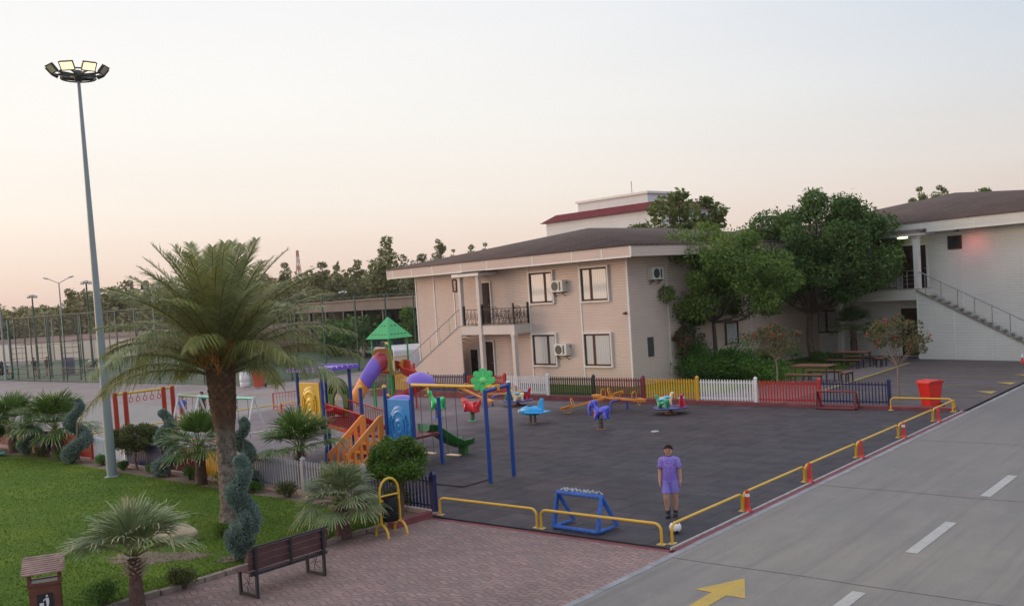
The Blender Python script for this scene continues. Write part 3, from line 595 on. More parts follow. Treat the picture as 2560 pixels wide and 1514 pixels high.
# --- large white building far behind
b3 = thing('white_building', 'tall white building with a claret roof band rising behind the pink block', 'building', (-15.73+25*.13, 23.36+25*.991, 0), math.radians(-7.5))
MB().box(-30.0, -17.5, 0, 6.6, -.1, 10.55).build('wall', S_white, b3)
q = MB().add([(-30.45, -.35, 10.45), (-17.1, -.35, 10.45), (-17.1, 7.0, 10.45), (-30.45, 7.0, 10.45), (-29.3, .55, 11.1), (-18.2, .55, 11.1), (-18.2, 6.1, 11.1), (-29.3, 6.1, 11.1)], [(0, 1, 5, 4), (1, 2, 6, 5), (2, 3, 7, 6), (3, 0, 4, 7), (4, 5, 6, 7), (3, 2, 1, 0)])
q.build('roof', M_claret, b3)
ph = MB().box(-26.9, -19.4, .8, 5, 11.1, 11.82).build('penthouse', S_white, b3)
MB().box(-27.05, -19.25, .65, 5.15, 11.82, 12.0).build('cornice', M_trim, ph)
MB().tube([(-22.8, 3, 12), (-22.8, 3, 13.25)], .035, 5).build('antenna', M_rail, b3)
# ================================================================== playground things
def paint(name, c, r=.35): return mat(name, c, r, .07, 2., coat=.15)
P_yel = paint('yellow_paint', (.62, .36, .02)); P_blue = paint('blue_paint', (.012, .055, .26)); P_red = paint('red_paint', (.52, .035, .02))
P_or = paint('orange_plastic', (.80, .27, .055)); P_grn = paint('green_plastic', (.015, .20, .04)); P_lgrn = paint('light_green_plastic', (.06, .62, .16))
P_tgrn = paint('tower_green', (.02, .34, .09)); P_pur = paint('purple_plastic', (.17, .09, .50)); P_sky = paint('sky_blue_plastic', (.02, .25, .62)); P_ypl = paint('yellow_plastic', (.66, .40, .02))
P_viol = paint('violet_blue_plastic', (.09, .10, .62)); P_cream = paint('cream_plastic', (.72, .58, .34)); P_rpl = paint('red_plastic', (.66, .02, .035)); P_dred = mat('dark_red_tube', (.13, .012, .016), .5, .15)
P_lblue = paint('light_blue_plastic', (.10, .50, .78)); P_navy = paint('navy_paint', (.012, .016, .085)); P_black = mat('black_paint', (.012, .014, .016), .45, .1); P_wht = mat('white_paint', (.66, .66, .68), .45, .08)
P_mar = paint('maroon_paint', (.16, .012, .03)); P_dgrn = paint('dark_green_plastic', (.02, .13, .02)); P_fred = paint('fence_red', (.42, .022, .02)); P_fyel = paint('fence_yellow', (.55, .30, .02))
M_spring = mat('spring_steel', (.06, .045, .04), .4, .2, metal=.7); M_rust = mat('rusty_plate', (.22, .09, .05), .85, .4, 8); M_chain = mat('chain_steel', (.08, .09, .09), .4, metal=.7); M_wood = mat('pale_wood_seat', (.62, .42, .27), .6, .2, 6)
# --- picket fence panels, each 2.4 m
def picket(col, mt, label, x, y, z, rz=0, ln=2.4, dense=.046, n=20, post=True, h=.84):
    t = thing('picket_fence_panel', label, 'fence panel', (x, y, z), rz, 'coloured picket fence panels round the playground')
    p = MB()
    for i in range(n):
        c = -ln+.09+(ln-.15)*(i+.5)/n
        p.prism([(c-dense/2, .05), (c+dense/2, .05), (c+dense/2, h-.04), (c, h), (c-dense/2, h-.04)], -.014, .014, 'y')
    p.build('pickets', mt, t)
    for zz_ in (.13, h-.12): MB().box(-ln+.05, -.04, .016, .05, zz_-.02, zz_+.02).build('rail', mt, t)
    MB().prism([(-.05, -.05), (.05, -.05), (.05, .05), (-.05, .05)], 0, h+.05).add([(-.06, -.06, h+.05), (.06, -.06, h+.05), (.06, .06, h+.05), (-.06, .06, h+.05), (0, 0, h+.13)], [(0, 1, 4), (1, 2, 4), (2, 3, 4), (3, 0, 4), (3, 2, 1, 0)]).build('post', mt, t)
    return t
C = dict(navy=P_navy, red=P_fred, white=P_wht, yellow=P_fyel, maroon=P_mar, black=P_black, grey=mat('shaded_white_fence_paint', (.30, .30, .34), .5, .08))  # grey key: the same white paint with shade put into the colour
back = [('navy', 'navy blue picket panel at the right end, behind the small dark red goal'), ('red', 'red picket panel beside the navy one, in front of the picnic table'),
        ('white', 'white picket panel between the red one and the yellow one, before the hedge'), ('yellow', 'yellow picket panel behind the animal carousel, before the hedge'),
        ('maroon', 'maroon picket panel across the corner of the pink block'), ('black', 'black picket panel behind the seesaw, below the pink block window'),
        ('white', 'white picket panel beside the black one, behind the blue plane rider'), ('red', 'red picket panel between white and navy ones, behind the swing'),
        ('navy', 'navy picket panel before the pink block doors, behind the green swing flower'), ('yellow', 'yellow picket panel beside the red spiral slide, below the pink block stairs'),
        ('black', 'black picket panel behind the red spiral slide')]
for i, (k, lb) in enumerate(back):
    x = -2.30-2.42*i; picket(k, C[k], lb, x, 18.3, kz(x)-.01, dense=.03 if k == 'navy' and i == 0 else .05)
def fy(x): return .20+.047*(-6-x)
left = [('navy', 'navy picket panel at the front corner behind the round clipped tree'), ('grey', 'white picket panel with shade in its paint hidden behind the large fan palm'), ('grey', 'white picket panel with shade in its paint left of the big fan palm'),
        ('yellow', 'yellow picket panel behind the date palm trunk'), ('maroon', 'maroon picket panel behind the fan palm left of the date palm'), ('navy', 'navy picket panel behind the third spiral shrub from the left'),
        ('white', 'white picket panel behind the clipped bush, right of the floodlight mast'), ('red', 'dark red picket panel just left of the floodlight mast'), ('navy', 'navy picket panel between the fan palm and the spiral shrub near the mast'),
        ('yellow', 'yellow picket panel between the two left spiral shrubs'), ('maroon', 'maroon picket panel behind the light blue rag'), ('black', 'black picket panel at the left edge of the photo')]
for i, (k, lb) in enumerate(left):
    x = -6.05-2.4*i; t = picket(k, C[k], lb, x, fy(x), .04, math.atan2(-.047, 1), dense=.088 if k in ('red', 'yellow', 'maroon') or (k == 'navy' and i > 4) else .04, h=.78)
o = MB().prism([(-6, fy(-6)-.11), (-6, fy(-6)+.11), (-36, fy(-36)+.11), (-36, fy(-36)-.11)], -.02, .05).build('fence_footing', mat('pink_footing', (.36, .25, .22), .85, .2, 3)); tag(o, kind='structure')
# --- yellow hoop barriers
def hoop(ln, label, loc, rz, cat='barrier', h=.38):
    t = thing('hoop_barrier', label, cat, loc, rz, 'yellow hoop barriers round the rubber floor')
    r = .13; pts = [(0, 0, 0), (0, 0, h-r)]+[(r-r*math.cos(a), 0, h-r+r*math.sin(a)) for a in (.4, .8, 1.2, PI/2)]+[(ln-r+r*math.sin(a), 0, h-r+r*math.cos(a)) for a in (0, .4, .8, 1.2, PI/2)]+[(ln, 0, 0)]
    MB().tube(pts, .027, 10).build('tube', P_yel, t)
    for x in (0, ln):
        b = MB().cbox((x, 0, .008), (.16, .12, .014))
        for dx, dy in ((-.06, -.04), (.06, -.04), (-.06, .04), (.06, .04)): b.lathe([(.012, .014), (.012, .026)], 6, (x+dx, dy, 0))
        b.build('base_plate', mat('worn_yellow_plate', (.50, .36, .16), .6, .3, 9), t)
hoop(2.68, 'yellow hoop barrier at the front kerb beside the navy fence post', (-5.84, .15, 0), 0)
hoop(2.76, 'yellow hoop barrier at the front kerb before the blue goal', (-3.04, .14, 0), 0)
ys = [.22, 3.1, 6.22, 9.45, 12.7, 15.9, 18.25]
for i, d in enumerate(('first yellow hoop barrier along the road, beside the football', 'second yellow hoop barrier along the road, counted from the football', 'third yellow hoop barrier along the road from the football', 'yellow hoop barrier along the road, third from the red wheeled bin', 'yellow hoop barrier along the road, second from the red wheeled bin', 'last short yellow hoop barrier along the road beside the red wheeled bin')):
    hoop(ys[i+1]-ys[i]-.10, d, (-.14-.015*i, ys[i]+.05, 0), PI/2, h=.36)
hoop(1.95, 'yellow hoop barrier in front of the red wheeled bin', (-2.15, 17.95, 0), 0, h=.42)
for i, (y, lb) in enumerate(((2.2, 'yellow hoop barrier beyond the white swing, nearest the lawn'), (5.5, 'yellow hoop barrier beyond the white swing, left of the date palm trunk'), (8.8, 'yellow hoop barrier seen through the legs of the white swing'), (12.1, 'yellow hoop barrier right of the far small traffic cone'), (15.3, 'yellow hoop barrier farthest off, behind the playhouse tower'))): hoop(3.05, lb, (-27.3, y, 0), PI/2)
# --- flexible red posts and cones
def cone(label, loc, band=False, s=1.):
    t = thing('traffic_cone', label, 'traffic cone', loc, 0, 'red posts between the yellow barriers')
    MB().lathe([(.09*s, .0), (.09*s, .02), (.062*s, .03), (.048*s, .08*s), (.040*s, .38*s), (.036*s, .40*s), (.0, .42*s)], 14).build('body', mat('cone_red', (.52, .028, .014), .45, .12), t)
    MB().lathe([(.0455*s, .28*s), (.044*s, .34*s)], 14, cap=False).build('band', mat('reflective_white', (.72, .72, .70), .3) if band else mat('faded_red_band', (.52, .05, .03), .5), t)
for y, b, lb in ((3.13, True, 'red post with white band in the first gap from the football'), (6.25, False, 'plain red post in the second barrier gap from the football'), (9.47, False, 'plain red post in the third barrier gap from the football'), (12.73, True, 'red post with white band in the second gap from the red bin'), (15.94, False, 'plain red post in the barrier gap nearest the red wheeled bin')):
    cone(lb, (-.06, y, 0), b, 1.05)
cone('small red cone beyond the white swing, right of the date palm', (-27.2, 12.0, 0), False, 1.0)
# --- goals
def goal(label, loc, rz, w_, h_, d_, m, r, net=None):
    t = thing('small_goal', label, 'goal', loc, rz)
    A = [(0, 0, 0), (w_, 0, 0)]; a = .28*d_
    f = MB().tube([(0, 0, r), (0, a, h_), (w_, a, h_), (w_, 0, r)], r, 10); f.build('front_frame', m, t)
    for x in (0, w_): MB().tube([(x, a*1.1, h_-.02), (x, d_, r), (x, 0, r)], r*.92, 10).build('side_frame', m, t)
    MB().tube([(0, 0, r), (w_, 0, r)], r*.8, 8).build('ground_bar', m, t)
    return t, a
tblue = mat('blue_foam_wrap', (.018, .10, .40), .6, .25, 12, .5, 30)
g, a = goal('small blue foam wrapped goal at the front kerb', (-2.80, .24, 0), -.04, 1.08, .70, .62, tblue, .052)
R = rng(9); q = MB()
for k in range(14): q.tube([(.06+.07*k, a+.03+R.normal()*.015, .74), (.13+.07*k+R.normal()*.03, a+.06, .77+R.random()*.02), (.19+.07*k, a+.02+R.normal()*.015, .74)], .016+R.random()*.014, 6)
q.build('rolled_net', mat('silvery_netting', (.22, .24, .28), .35, .8, 16, .5, 30, metal=.3), g)
q = MB()
for k in range(11):
    p0 = k*.1; q.tube([(p0, a-.05, .66), (p0+.02, a-.052, .70), (p0+.01, a, .745)], .006, 4)
q.build('lashing', M_chain, g)
g, a = goal('small dark red goal standing at the navy end of the back fence', (-4.62, 17.72, 0), -.02, 1.35, .62, .40, P_dred, .042)
for x in (0, 1.35): MB().beam((x, .28*.4, .6), (x, .36, .05), .03).build('brace', P_dred, g)
# --- football
def football():
    m, n, l, b = nodes_mat('football_panels'); tcn = n.new('ShaderNodeTexCoord')
    v = n.new('ShaderNodeTexVoronoi'); v.inputs['Scale'].default_value = 11; l(tcn.outputs['Object'], v.inputs[0])
    k = mathn(n, l, 'LESS_THAN', v.outputs['Distance'], .46); c = mixc(n, l, k, (.78, .76, .76), (.015, .015, .02)); l(c, b.inputs['Base Color']); b.inputs['Roughness'].default_value = .35
    o = MB().ball((0, 0, .115), .115, 24, 16).build('football', m, loc=(-.47, .95, 0), rz=.6); tag(o, 'white and black football on the rubber floor at the corner of the barriers', 'football')
football()
# --- red wheeled bins, barrel
def wheelie(label, loc, rz, m, s=1.):
    t = thing('wheeled_bin', label, 'bin', loc, rz, 'red wheeled bins')
    V = lambda w_, d_, z, o=0: [(-w_/2, -d_/2+o, z), (w_/2, -d_/2+o, z), (w_/2, d_/2, z), (-w_/2, d_/2, z)]
    L4 = [V(.46*s, .48*s, .06*s), V(.46*s, .50*s, .3*s), V(.56*s, .62*s, .92*s, -.04), V(.62*s, .68*s, .93*s, -.04), V(.62*s, .68*s, .98*s, -.04)]
    vv = sum(L4, []); ff = [(i*4+k, i*4+(k+1) % 4, (i+1)*4+(k+1) % 4, (i+1)*4+k) for i in range(4) for k in range(4)]+[(3, 2, 1, 0), (16, 17, 18, 19)]
    MB().add(vv, ff).build('body', m, t, bevel=.012)
    MB().prism([(-.36*s, .982*s), (.36*s, .982*s), (.34*s, 1.02*s), (.1*s, 1.06*s), (-.30*s, 1.04*s)], -.33*s, .33*s, 'x').build('lid', m, t, bevel=.012)
    MB().tube([(-.26*s, .38*s, .95*s), (.26*s, .38*s, .95*s)], .018, 8).build('handle', m, t)
    for x in (-.27*s, .27*s): q = MB().lathe([(.10*s, -.03), (.10*s, .03)], 16); o = q.build('wheel', P_black, t, loc=(x, .26*s, .10*s)); o.rotation_euler = (0, PI/2, 0)
wheelie('bright red wheeled bin behind the yellow barrier at the road corner', (-1.10, 18.75, 0), -.5, paint('bin_red', (.60, .02, .012)), .9)
wheelie('faded red wheeled bin far off at the sports court fence', (-40.4, 20.3, 0), .4, paint('bin_red_faded', (.45, .07, .04)))
t = thing('barrel', 'white plastic barrel at the sports court fence beside the faded red bin', 'barrel', (-42.0, 20.4, 0))
MB().lathe([(.26, 0), (.3, .1), (.31, .3), (.295, .32), (.31, .34), (.31, .62), (.295, .64), (.3, .85), (.27, .92), (0, .92)], 18).build('body', P_wht, t); MB().lathe([(.1, .92), (.1, .95), (0, .95)], 10).build('lid', P_black, t)
# --- black litter bin in a yellow hoop frame
t = thing('litter_bin', 'black swing litter bin hung in a yellow hoop frame at the lawn corner', 'litter bin', (-5.62, -1.50, -.03), math.radians(82))
w2 = .23
MB().tube([(-w2, 0, .25), (-w2, 0, .88)]+[(-w2*math.cos(a), 0, .90+w2*1.15*math.sin(a)) for a in np.linspace(0, PI, 9)]+[(w2, 0, .25)], .026, 10).tube([(-w2, 0, .82), (w2, 0, .82)], .02, 8).build('frame', P_yel, t)
for sx in (-w2, w2): MB().tube([(sx, .22*math.cos(a), .26*math.sin(a)) for a in np.linspace(0, PI, 9)], .026, 10).build('foot', P_yel, t)
MB().lathe([(.155, .30), (.165, .34), (.17, .78), (.16, .79), (.15, .78), (.15, .34), (0, .33)], 20).build('bucket', mat('black_plastic', (.008, .008, .010), .6, .1, spec=.2), t)
MB().cbox((-w2+.05, 0, .73), (.08, .05, .05)).cbox((w2-.05, 0, .73), (.08, .05, .05)).build('latch', P_yel, t)
# --- bench
t = thing('park_bench', 'dark brown slatted bench with black steel frame on the brick paving', 'bench', (-4.57, -4.80, -.03), 0)
M_slat = mat('brown_slats', (.075, .030, .032), .5, .25, 5, .3, 30); M_bl = mat('black_steel', (.018, .020, .026), .45, .1)
# bench runs along y, faces the lawn (-x): seat in front of the back
q = MB()
for k in range(4): q.box(-.52+k*.125, -.41+k*.125, -.80, .80, .425, .450)
q.build('seat', M_slat, t, bevel=.005)
q = MB()
for k in range(3): q.beam((-.035+k*.012, -.82, .53+k*.118), (-.035+k*.012, .82, .53+k*.118), .022, .108)
q.build('backrest', M_slat, t)
for y in (-.70, .70):
    f = MB().beam((.0, y, .0), (.03, y, .86), .045, .045).beam((-.46, y, .0), (-.46, y, .425), .045).beam((-.46, y, .03), (0, y, .03), .04).beam((-.5, y, .405), (.0, y, .405), .04).build('leg', M_bl, t)
    s = MB()
    for z_ in np.linspace(0, 2*PI, 7)[:-1]: s.tube([(-.23, y, .22), (-.23+.07*math.cos(z_), y, .22+.07*math.sin(z_)), (-.23+.16*math.cos(z_+.35), y, .22+.15*math.sin(z_+.35))], .006, 5)
    s.build('scrollwork', M_bl, f)
MB().beam((.03, 0, .40), (.045, 0, .86), .04).beam((.032, -.82, .855), (.032, .82, .855), .03, .03).beam((-.02, -.8, .40), (-.02, .8, .40), .045, .04).build('back_frame', M_bl, t)
# --- wooden litter bin with a slatted roof
t = thing('wooden_bin', 'brown wooden litter bin with pitched slatted roof on the lawn', 'litter bin', (-6.83, -7.90, 0), math.radians(62)); t.scale = (.92, .92, .93)
M_bw = mat('brown_stained_wood', (.13, .042, .022), .5, .3, 5, .3, 40); M_rw = mat('weathered_slats', (.26, .16, .13), .6, .3, 7, .3, 40)
MB().box(-.25, .25, -.17, .17, .0, .60).box(-.27, -.23, -.19, .19, .60, .66).box(.23, .27, -.19, .19, .60, .66).box(-.23, .23, -.19, -.15, .60, .66).box(-.23, .23, .15, .19, .60, .66).build('box', M_bw, t, bevel=.005)
MB().box(-.225, .225, -.148, .148, .601, .645).build('liner', P_black, t)
for x in (-.24, .24):
    for y in (-.16, .16): MB().box(x-.02, x+.02, y-.02, y+.02, .66, .84 if y < 0 else .96).build('post', M_bw, t)
q = MB()
for k in range(9):
    y = -.26+k*.065; z = .83+(y+.22)*.33; q.add([(-.34, y, z), (.34, y, z), (.34, y+.042, z+.014), (-.34, y+.042, z+.014), (-.34, y, z+.02), (.34, y, z+.02), (.34, y+.042, z+.034), (-.34, y+.042, z+.034)], [(0, 3, 2, 1), (4, 5, 6, 7), (0, 1, 5, 4), (1, 2, 6, 5), (2, 3, 7, 6), (3, 0, 4, 7)])
q.build('roof', M_rw, t)
sg = MB().box(-.13, .13, -.180, -.171, .18, .46).build('sign', mat('dark_sign', (.015, .017, .03), .4), t)
g_ = MB().ball((.03, 0, .42), (.018, .004, .02), 10, 6).prism([(.0, .39), (.055, .385), (.06, .31), (.04, .23), (.015, .23), (.012, .31)], -.004, .004, 'y').prism([(-.03, .36), (.0, .375), (.0, .36), (-.04, .33)], -.004, .004, 'y').prism([(-.09, .23), (-.03, .23), (-.025, .31), (-.095, .31)], -.004, .004, 'y')
o = g_.build('pictogram', P_wht, sg, loc=(0, -.185, 0))
# --- boulder
R = rng(21); mb = MB().ball((0, 0, 0), 1, 14, 9); V = np.array(mb.V); 
V = V*np.array([.46, .24, .20])*(1+.0*V); d = np.sign(V)*np.abs(V)**.9; ph = V @ np.array([[3., 5, 2], [4, -3, 1], [2, 2, -6]]).T
V = V*(1+.13*np.sin(ph[:, :1]*1.7)+.08*np.sin(ph[:, 1:2]*3.1)); V[:, 2] = np.clip(V[:, 2], -.15, .19+.05*V[:, 0]); mb.V = [tuple(v) for v in V]; mb.sm = [False]*len(mb.F)
tag(mb.build('boulder', mat('pale_limestone', (.46, .36, .25), .9, .3, 4, .8, 14), loc=(-9.45, -4.05, .15), rz=.85, bevel=.02), 'pale sandstone boulder on the lawn left of the date palm', 'rock')
# --- blue swing with the flower
t = thing('swing_set', 'blue and yellow swing with a green flower, joined to the slide tower', 'swing', (-7.13, 3.76, 0), 0)
for y in (-.46, .46): MB().tube([(0, y, 0), (0, y, 2.42 if y > 0 else 2.32)], .055, 14).build('post', P_blue, t)
MB().lathe([(.058, 2.42), (.05, 2.46), (0, 2.47)], 12, (0, .46, 0)).build('cap', P_wht, t)
MB().tube([(0, -.46, 2.30), (0, .46, 2.36)], .05, 12).build('cross_tube', P_blue, t)
MB().tube([(-3.18, .12, 2.36), (0, -.02, 2.36)], .048, 12).tube([(-.22, -.01, 2.36), (-.14, -.01, 2.36)], .065, 12).lathe([(.07, 2.28), (.07, 2.42)], 12, (0, .02, 0)).build('top_bar', P_yel, t)
fl = MB(); T = Matrix.Translation((-.42, -.02, 2.52)) @ Matrix.Rotation(math.radians(33), 4, 'Z') @ Matrix.Rotation(PI/2-.12, 4, 'X')
prof = []
for k in range(96):
    a_ = 2*PI*k/96; rr = .22+.10*abs(math.cos(a_*4))**.6*1; prof.append((rr*math.cos(a_), rr*math.sin(a_)))
fl.prism(prof, -.045, .045, 'z', T); q = fl.build('flower', P_lgrn, t, bevel=.012)
mb = MB().ball((0, 0, 0), (.09, .09, .05), 14, 8); o = mb.build('flower_centre', paint('pale_green', (.20, .74, .22)), q); o.matrix_local = T @ Matrix.Translation((0, 0, .045))
mb = MB()
for k in range(8):
    a_ = 2*PI*k/8; mb.tube([(.1*math.cos(a_), .1*math.sin(a_), .046), (.26*math.cos(a_), .26*math.sin(a_), .046)], .012, 5)
o = mb.build('petal_vein', paint('pale_green', (.20, .74, .22)), q); o.matrix_local = T
for x, dy in ((-2.62, .5), (-1.7, 1.05)):
    sw = MB().cbox((x, .05, .52), (.42, .16, .03)).build('swing_seat', M_wood, t, bevel=.008); c_h = MB()
    for dx in (-.19, .19): c_h.tube([(x+dx, .05, 2.32), (x+dx*1.02, .05, .53)], .008, 5)
    c_h.build('chain', M_chain, sw)
    h = MB()
    for dx in (-.19, .19): h.lathe([(.02, 2.26), (.02, 2.33)], 8, (x+dx, .06, 0))
    h.build('hanger', M_chain, sw)
# --- playhouse with two towers, bridge, stairs and slide
t = thing('play_tower', 'large playhouse with purple roof, red railed bridge, orange stairs and green slide', 'play structure', (0, 0, 0))
t['group'] = 'climbing towers'
def post(x, y, h, m=P_blue, par=t, cap=None, r=.055, z0=0):
    o = MB().tube([(x, y, z0), (x, y, h)], r, 14).build('post', m, par)
    if cap: MB().lathe([(r+.012, h-.02), (r+.012, h+.03), (.03, h+.06), (0, h+.06)], 12, (x, y, 0)).build('cap', cap, o)
for x, y, h, cp in ((-15.38, 3.92, 2.72, None), (-14.22, 3.92, 2.72, None), (-15.38, 5.02, 2.72, None), (-14.22, 5.02, 2.72, None), (-12.38, 3.82, 2.28, P_ypl), (-11.36, 3.82, 2.30, P_ypl), (-10.33, 3.86, 2.3, None), (-12.38, 4.86, 1.9, P_ypl), (-11.36, 4.86, 2.35, None), (-10.33, 4.9, 1.9, None)): post(x, y, h, cap=cp)
MB().box(-15.4, -14.2, 3.9, 5.04, 1.12, 1.19).build('deck', P_dred, t); MB().box(-12.4, -10.3, 3.82, 4.9, .84, .91).build('deck', P_dred, t)
# purple roof over the far tower
q = MB().box(-15.62, -13.98, 3.70, 5.25, 2.70, 2.78)
for k in range(7):
    for yy in (3.72, 5.23): q.prism([(-15.55+k*.225, 2.78), (-15.35+k*.225, 2.78), (-15.38+k*.225, 2.83), (-15.52+k*.225, 2.83)], yy-.02, yy+.02, 'y')
    for xx in (-15.6, -14.0): q.prism([(3.75+k*.21, 2.78), (3.93+k*.21, 2.78), (3.91+k*.21, 2.83), (3.77+k*.21, 2.83)], xx-.02, xx+.02, 'x')
q.build('roof', P_pur, t, bevel=.012)
def swirl_panel(par, x0, x1, z0, z1, y, m, nm, tx):
    """moulded panel with curved slots round a raised spiral; slots are real holes"""
    cx_, cz_ = (x0+x1)/2, z0+(z1-z0)*.42; W_, H_ = x1-x0, z1-z0; nx, nz = 44, 52; mb = MB(); grid = {}
    hole = set(); hh = {}
    for i in range(nx):
        for j in range(nz):
            u = (x0+(i+.5)*W_/nx-cx_); v = (z0+(j+.5)*H_/nz-cz_); r = math.hypot(u*1.25, v*.82); a_ = math.atan2(v, u)
            s1 = (.25 < r < .315 or .385 < r < .45) and (abs(math.sin(a_)) < .72)
            if s1: hole.add((i, j))
    def hgt(u, v):
        r = math.hypot(u*1.25, v*.82); return .022*(1 if r < .46 else 0)+.02*math.exp(-((r-.14)/.035)**2)+.022*math.exp(-(r/.05)**2)+.012*math.exp(-((r-.345)/.03)**2)
    idx = {}
    for i in range(nx+1):
        for j in range(nz+1):
            xx, zz_ = x0+i*W_/nx, z0+j*H_/nz; h = hgt(xx-cx_, zz_-cz_)
            idx[i, j] = len(mb.V); mb.V.append((xx, y-.025-h, zz_)); mb.V.append((xx, y+.025, zz_))
    for i in range(nx):
        for j in range(nz):
            if (i, j) in hole: continue
            a, b, c, d = idx[i, j], idx[i+1, j], idx[i+1, j+1], idx[i, j+1]
            mb.F += [(a, b, c, d), (a+1, d+1, c+1, b+1)]; mb.sm += [True, False]
            for (p, q_), (di, dj) in (((a, b), (0, -1)), ((b, c), (1, 0)), ((c, d), (0, 1)), ((d, a), (-1, 0))):
                k = (i+di, j+dj)
                if k in hole or not (0 <= k[0] < nx and 0 <= k[1] < nz): mb.F.append((q_, p, p+1, q_+1)); mb.sm.append(False)
    o = mb.build(nm, m, par); return o
swirl_panel(t, -15.28, -14.32, 1.16, 2.38, 3.92, P_ypl, 'wall_panel', 0)
swirl_panel(t, -11.29, -10.39, .62, 1.97, 3.84, P_sky, 'wall_panel', 0)
q = MB()          # green arch panel at the back of the far tower
po = [(-15.28, 1.2), (-15.28, 2.0)]+[(-14.8-.48*math.cos(a), 2.0+.42*math.sin(a)) for a in np.linspace(.1, PI-.1, 10)]+[(-14.32, 2.0), (-14.32, 1.2), (-14.55, 1.2), (-14.58, 1.75), (-14.8, 2.08), (-15.02, 1.75), (-15.05, 1.2)]
q.prism(po, 4.98, 5.04, 'y').build('arch_panel', P_dgrn, t, bevel=.01)
for k, rr in enumerate((.40, .30)):
    MB().tube([(-14.8-rr*math.cos(a), 4.97, 1.9+rr*.95*math.sin(a)) for a in np.linspace(0, PI, 12)], .02, 6).build('arch_ridge', P_dgrn, t)
# red slide leaving the back of the far tower
def slide(mb, pts, w_, wall, lip=.04):
    pts = [Vector(p) for p in pts]; prof = [(-w_/2-lip, wall), (-w_/2, wall), (-w_/2+.03, .04), (-w_/4, 0), (w_/4, 0), (w_/2-.03, .04), (w_/2, wall), (w_/2+lip, wall), (w_/2+lip, wall-.03), (w_/2+.015, wall-.05), (w_/2+.01, .02), (w_/4, -.03), (-w_/4, -.03), (-w_/2-.01, .02), (-w_/2-.015, wall-.05), (-w_/2-lip, wall-.03)]
    n = len(prof); V = []
    for i, p in enumerate(pts):
        d = pts[min(i+1, len(pts)-1)]-pts[max(0, i-1)]; d2 = Vector((d.x, d.y, 0)).normalized(); a = Vector((d2.y, -d2.x, 0)); d.normalize(); c = a.cross(d)
        V += [p+a*u+c*v for u, v in prof]
    F = [(i*n+k, i*n+(k+1) % n, (i+1)*n+(k+1) % n, (i+1)*n+k) for i in range(len(pts)-1) for k in range(n)]; F += [tuple(range(n-1, -1, -1)), tuple(range((len(pts)-1)*n, len(pts)*n))]
    mb.add(V, F, True); return mb
slide(MB(), [(-14.8, 4.6, 1.45), (-14.8, 5.1, 1.22), (-14.8, 5.6, 1.0), (-14.8, 6.4, .62), (-14.8, 7.0, .36), (-14.8, 7.5, .28), (-14.8, 7.9, .26)], .44, .16).build('slide', P_rpl, t)
s_ = slide(MB(), [(-10.85, 4.75, .93), (-10.85, 5.0, .90), (-10.85, 5.35, .66), (-10.85, 5.75, .42), (-10.85, 6.1, .27), (-10.85, 6.4, .26), (-10.85, 6.62, .29)], .46, .20).build('slide', P_dgrn, t)
MB().cbox((-10.85, 6.35, .12), (.26, .16, .26)).build('foot', P_dgrn, s_)
# yellow tube slide curling off the left of the far tower
q = MB().tube([(-15.4, 4.45, 1.4), (-15.8, 4.5, 1.32), (-16.15, 4.55, 1.2), (-16.4, 4.6, 1.0)], [.25, .26, .27, .28], 18, cap=False)
q.tube([(-16.4, 4.6, 1.0), (-16.46, 4.62, .9), (-16.5, 4.63, .84)], [.28, .22, .02], 18, cap=False).build('tube_slide', P_ypl, t)
slide(MB(), [(-16.2, 4.5, .95), (-16.0, 4.2, .8), (-15.85, 3.95, .72)], .3, .08).build('slide_exit', P_cream, t)
# bridge
def br(x): return 1.19-(x+14.2)*(.29/1.85)
q = MB()
for k in range(12):
    x0 = -14.2+k*.1525; q.box(x0, x0+.14, 3.98, 4.82, br(x0)-.06, br(x0)-.02)
q.build('bridge', P_dred, t)
for y, m in ((3.95, P_red), (4.86, P_red)):
    q = MB().prism([(-14.18, br(-14.2)-.04), (-12.42, br(-12.42)-.04), (-12.42, br(-12.42)-.15), (-14.18, br(-14.2)-.15)], y-.02, y+.02, 'y').tube([(-14.2, y, br(-14.2)+.56), (-12.4, y, br(-12.4)+.52)], .022, 7)
    for k in range(17):
        x = -14.1+k*.102; q.tube([(x, y, br(x)-.05), (x, y, br(x)+.55)], .009, 5)
    q.build('bridge_railing', P_red, t)
q = MB().tube([(-12.38, 4.86, 1.42), (-11.36, 4.86, 1.42)], .022, 7).box(-12.3, -11.4, 4.84, 4.88, .80, .93)
for k in range(9): q.tube([(-12.28+k*.105, 4.86, .9), (-12.28+k*.105, 4.86, 1.42)], .009, 5)
q.build('railing', P_red, t)
# orange stairs towards the lawn
st = MB()
for k in range(4): st.box(-12.2, -11.54, 3.78-.30*(k+1), 3.78-.30*k, .72-.2*k-.04, .72-.2*k)
st.build('stair_tread', P_or, t)
for x in (-12.24, -11.50):
    q = MB(); po = [(3.80, .55), (3.80, 1.50), (3.68, 1.50), (2.40, .62), (2.40, -.0), (2.55, .0), (2.62, .18)]
    q.prism([(3.80, 1.40), (3.80, 1.50), (3.68, 1.50), (2.36, .60), (2.36, .46)], x-.03, x+.03, 'x').prism([(3.8, .52), (3.8, .78), (2.36, -.0+.02), (2.36, .0), (2.62, .0)], x-.029, x+.029, 'x')
    for k in range(6):
        y = 3.66-k*.24; z0 = .78-(3.8-y)*.53-.05; z1 = 1.42-(3.8-y)*.655+.03; q.box(x-.028, x+.028, y-.045, y+.045, z0, z1)
    q.box(x-.031, x+.031, 3.70, 3.80, .55, 1.45).build('stair_side', P_or, t, bevel=.006)
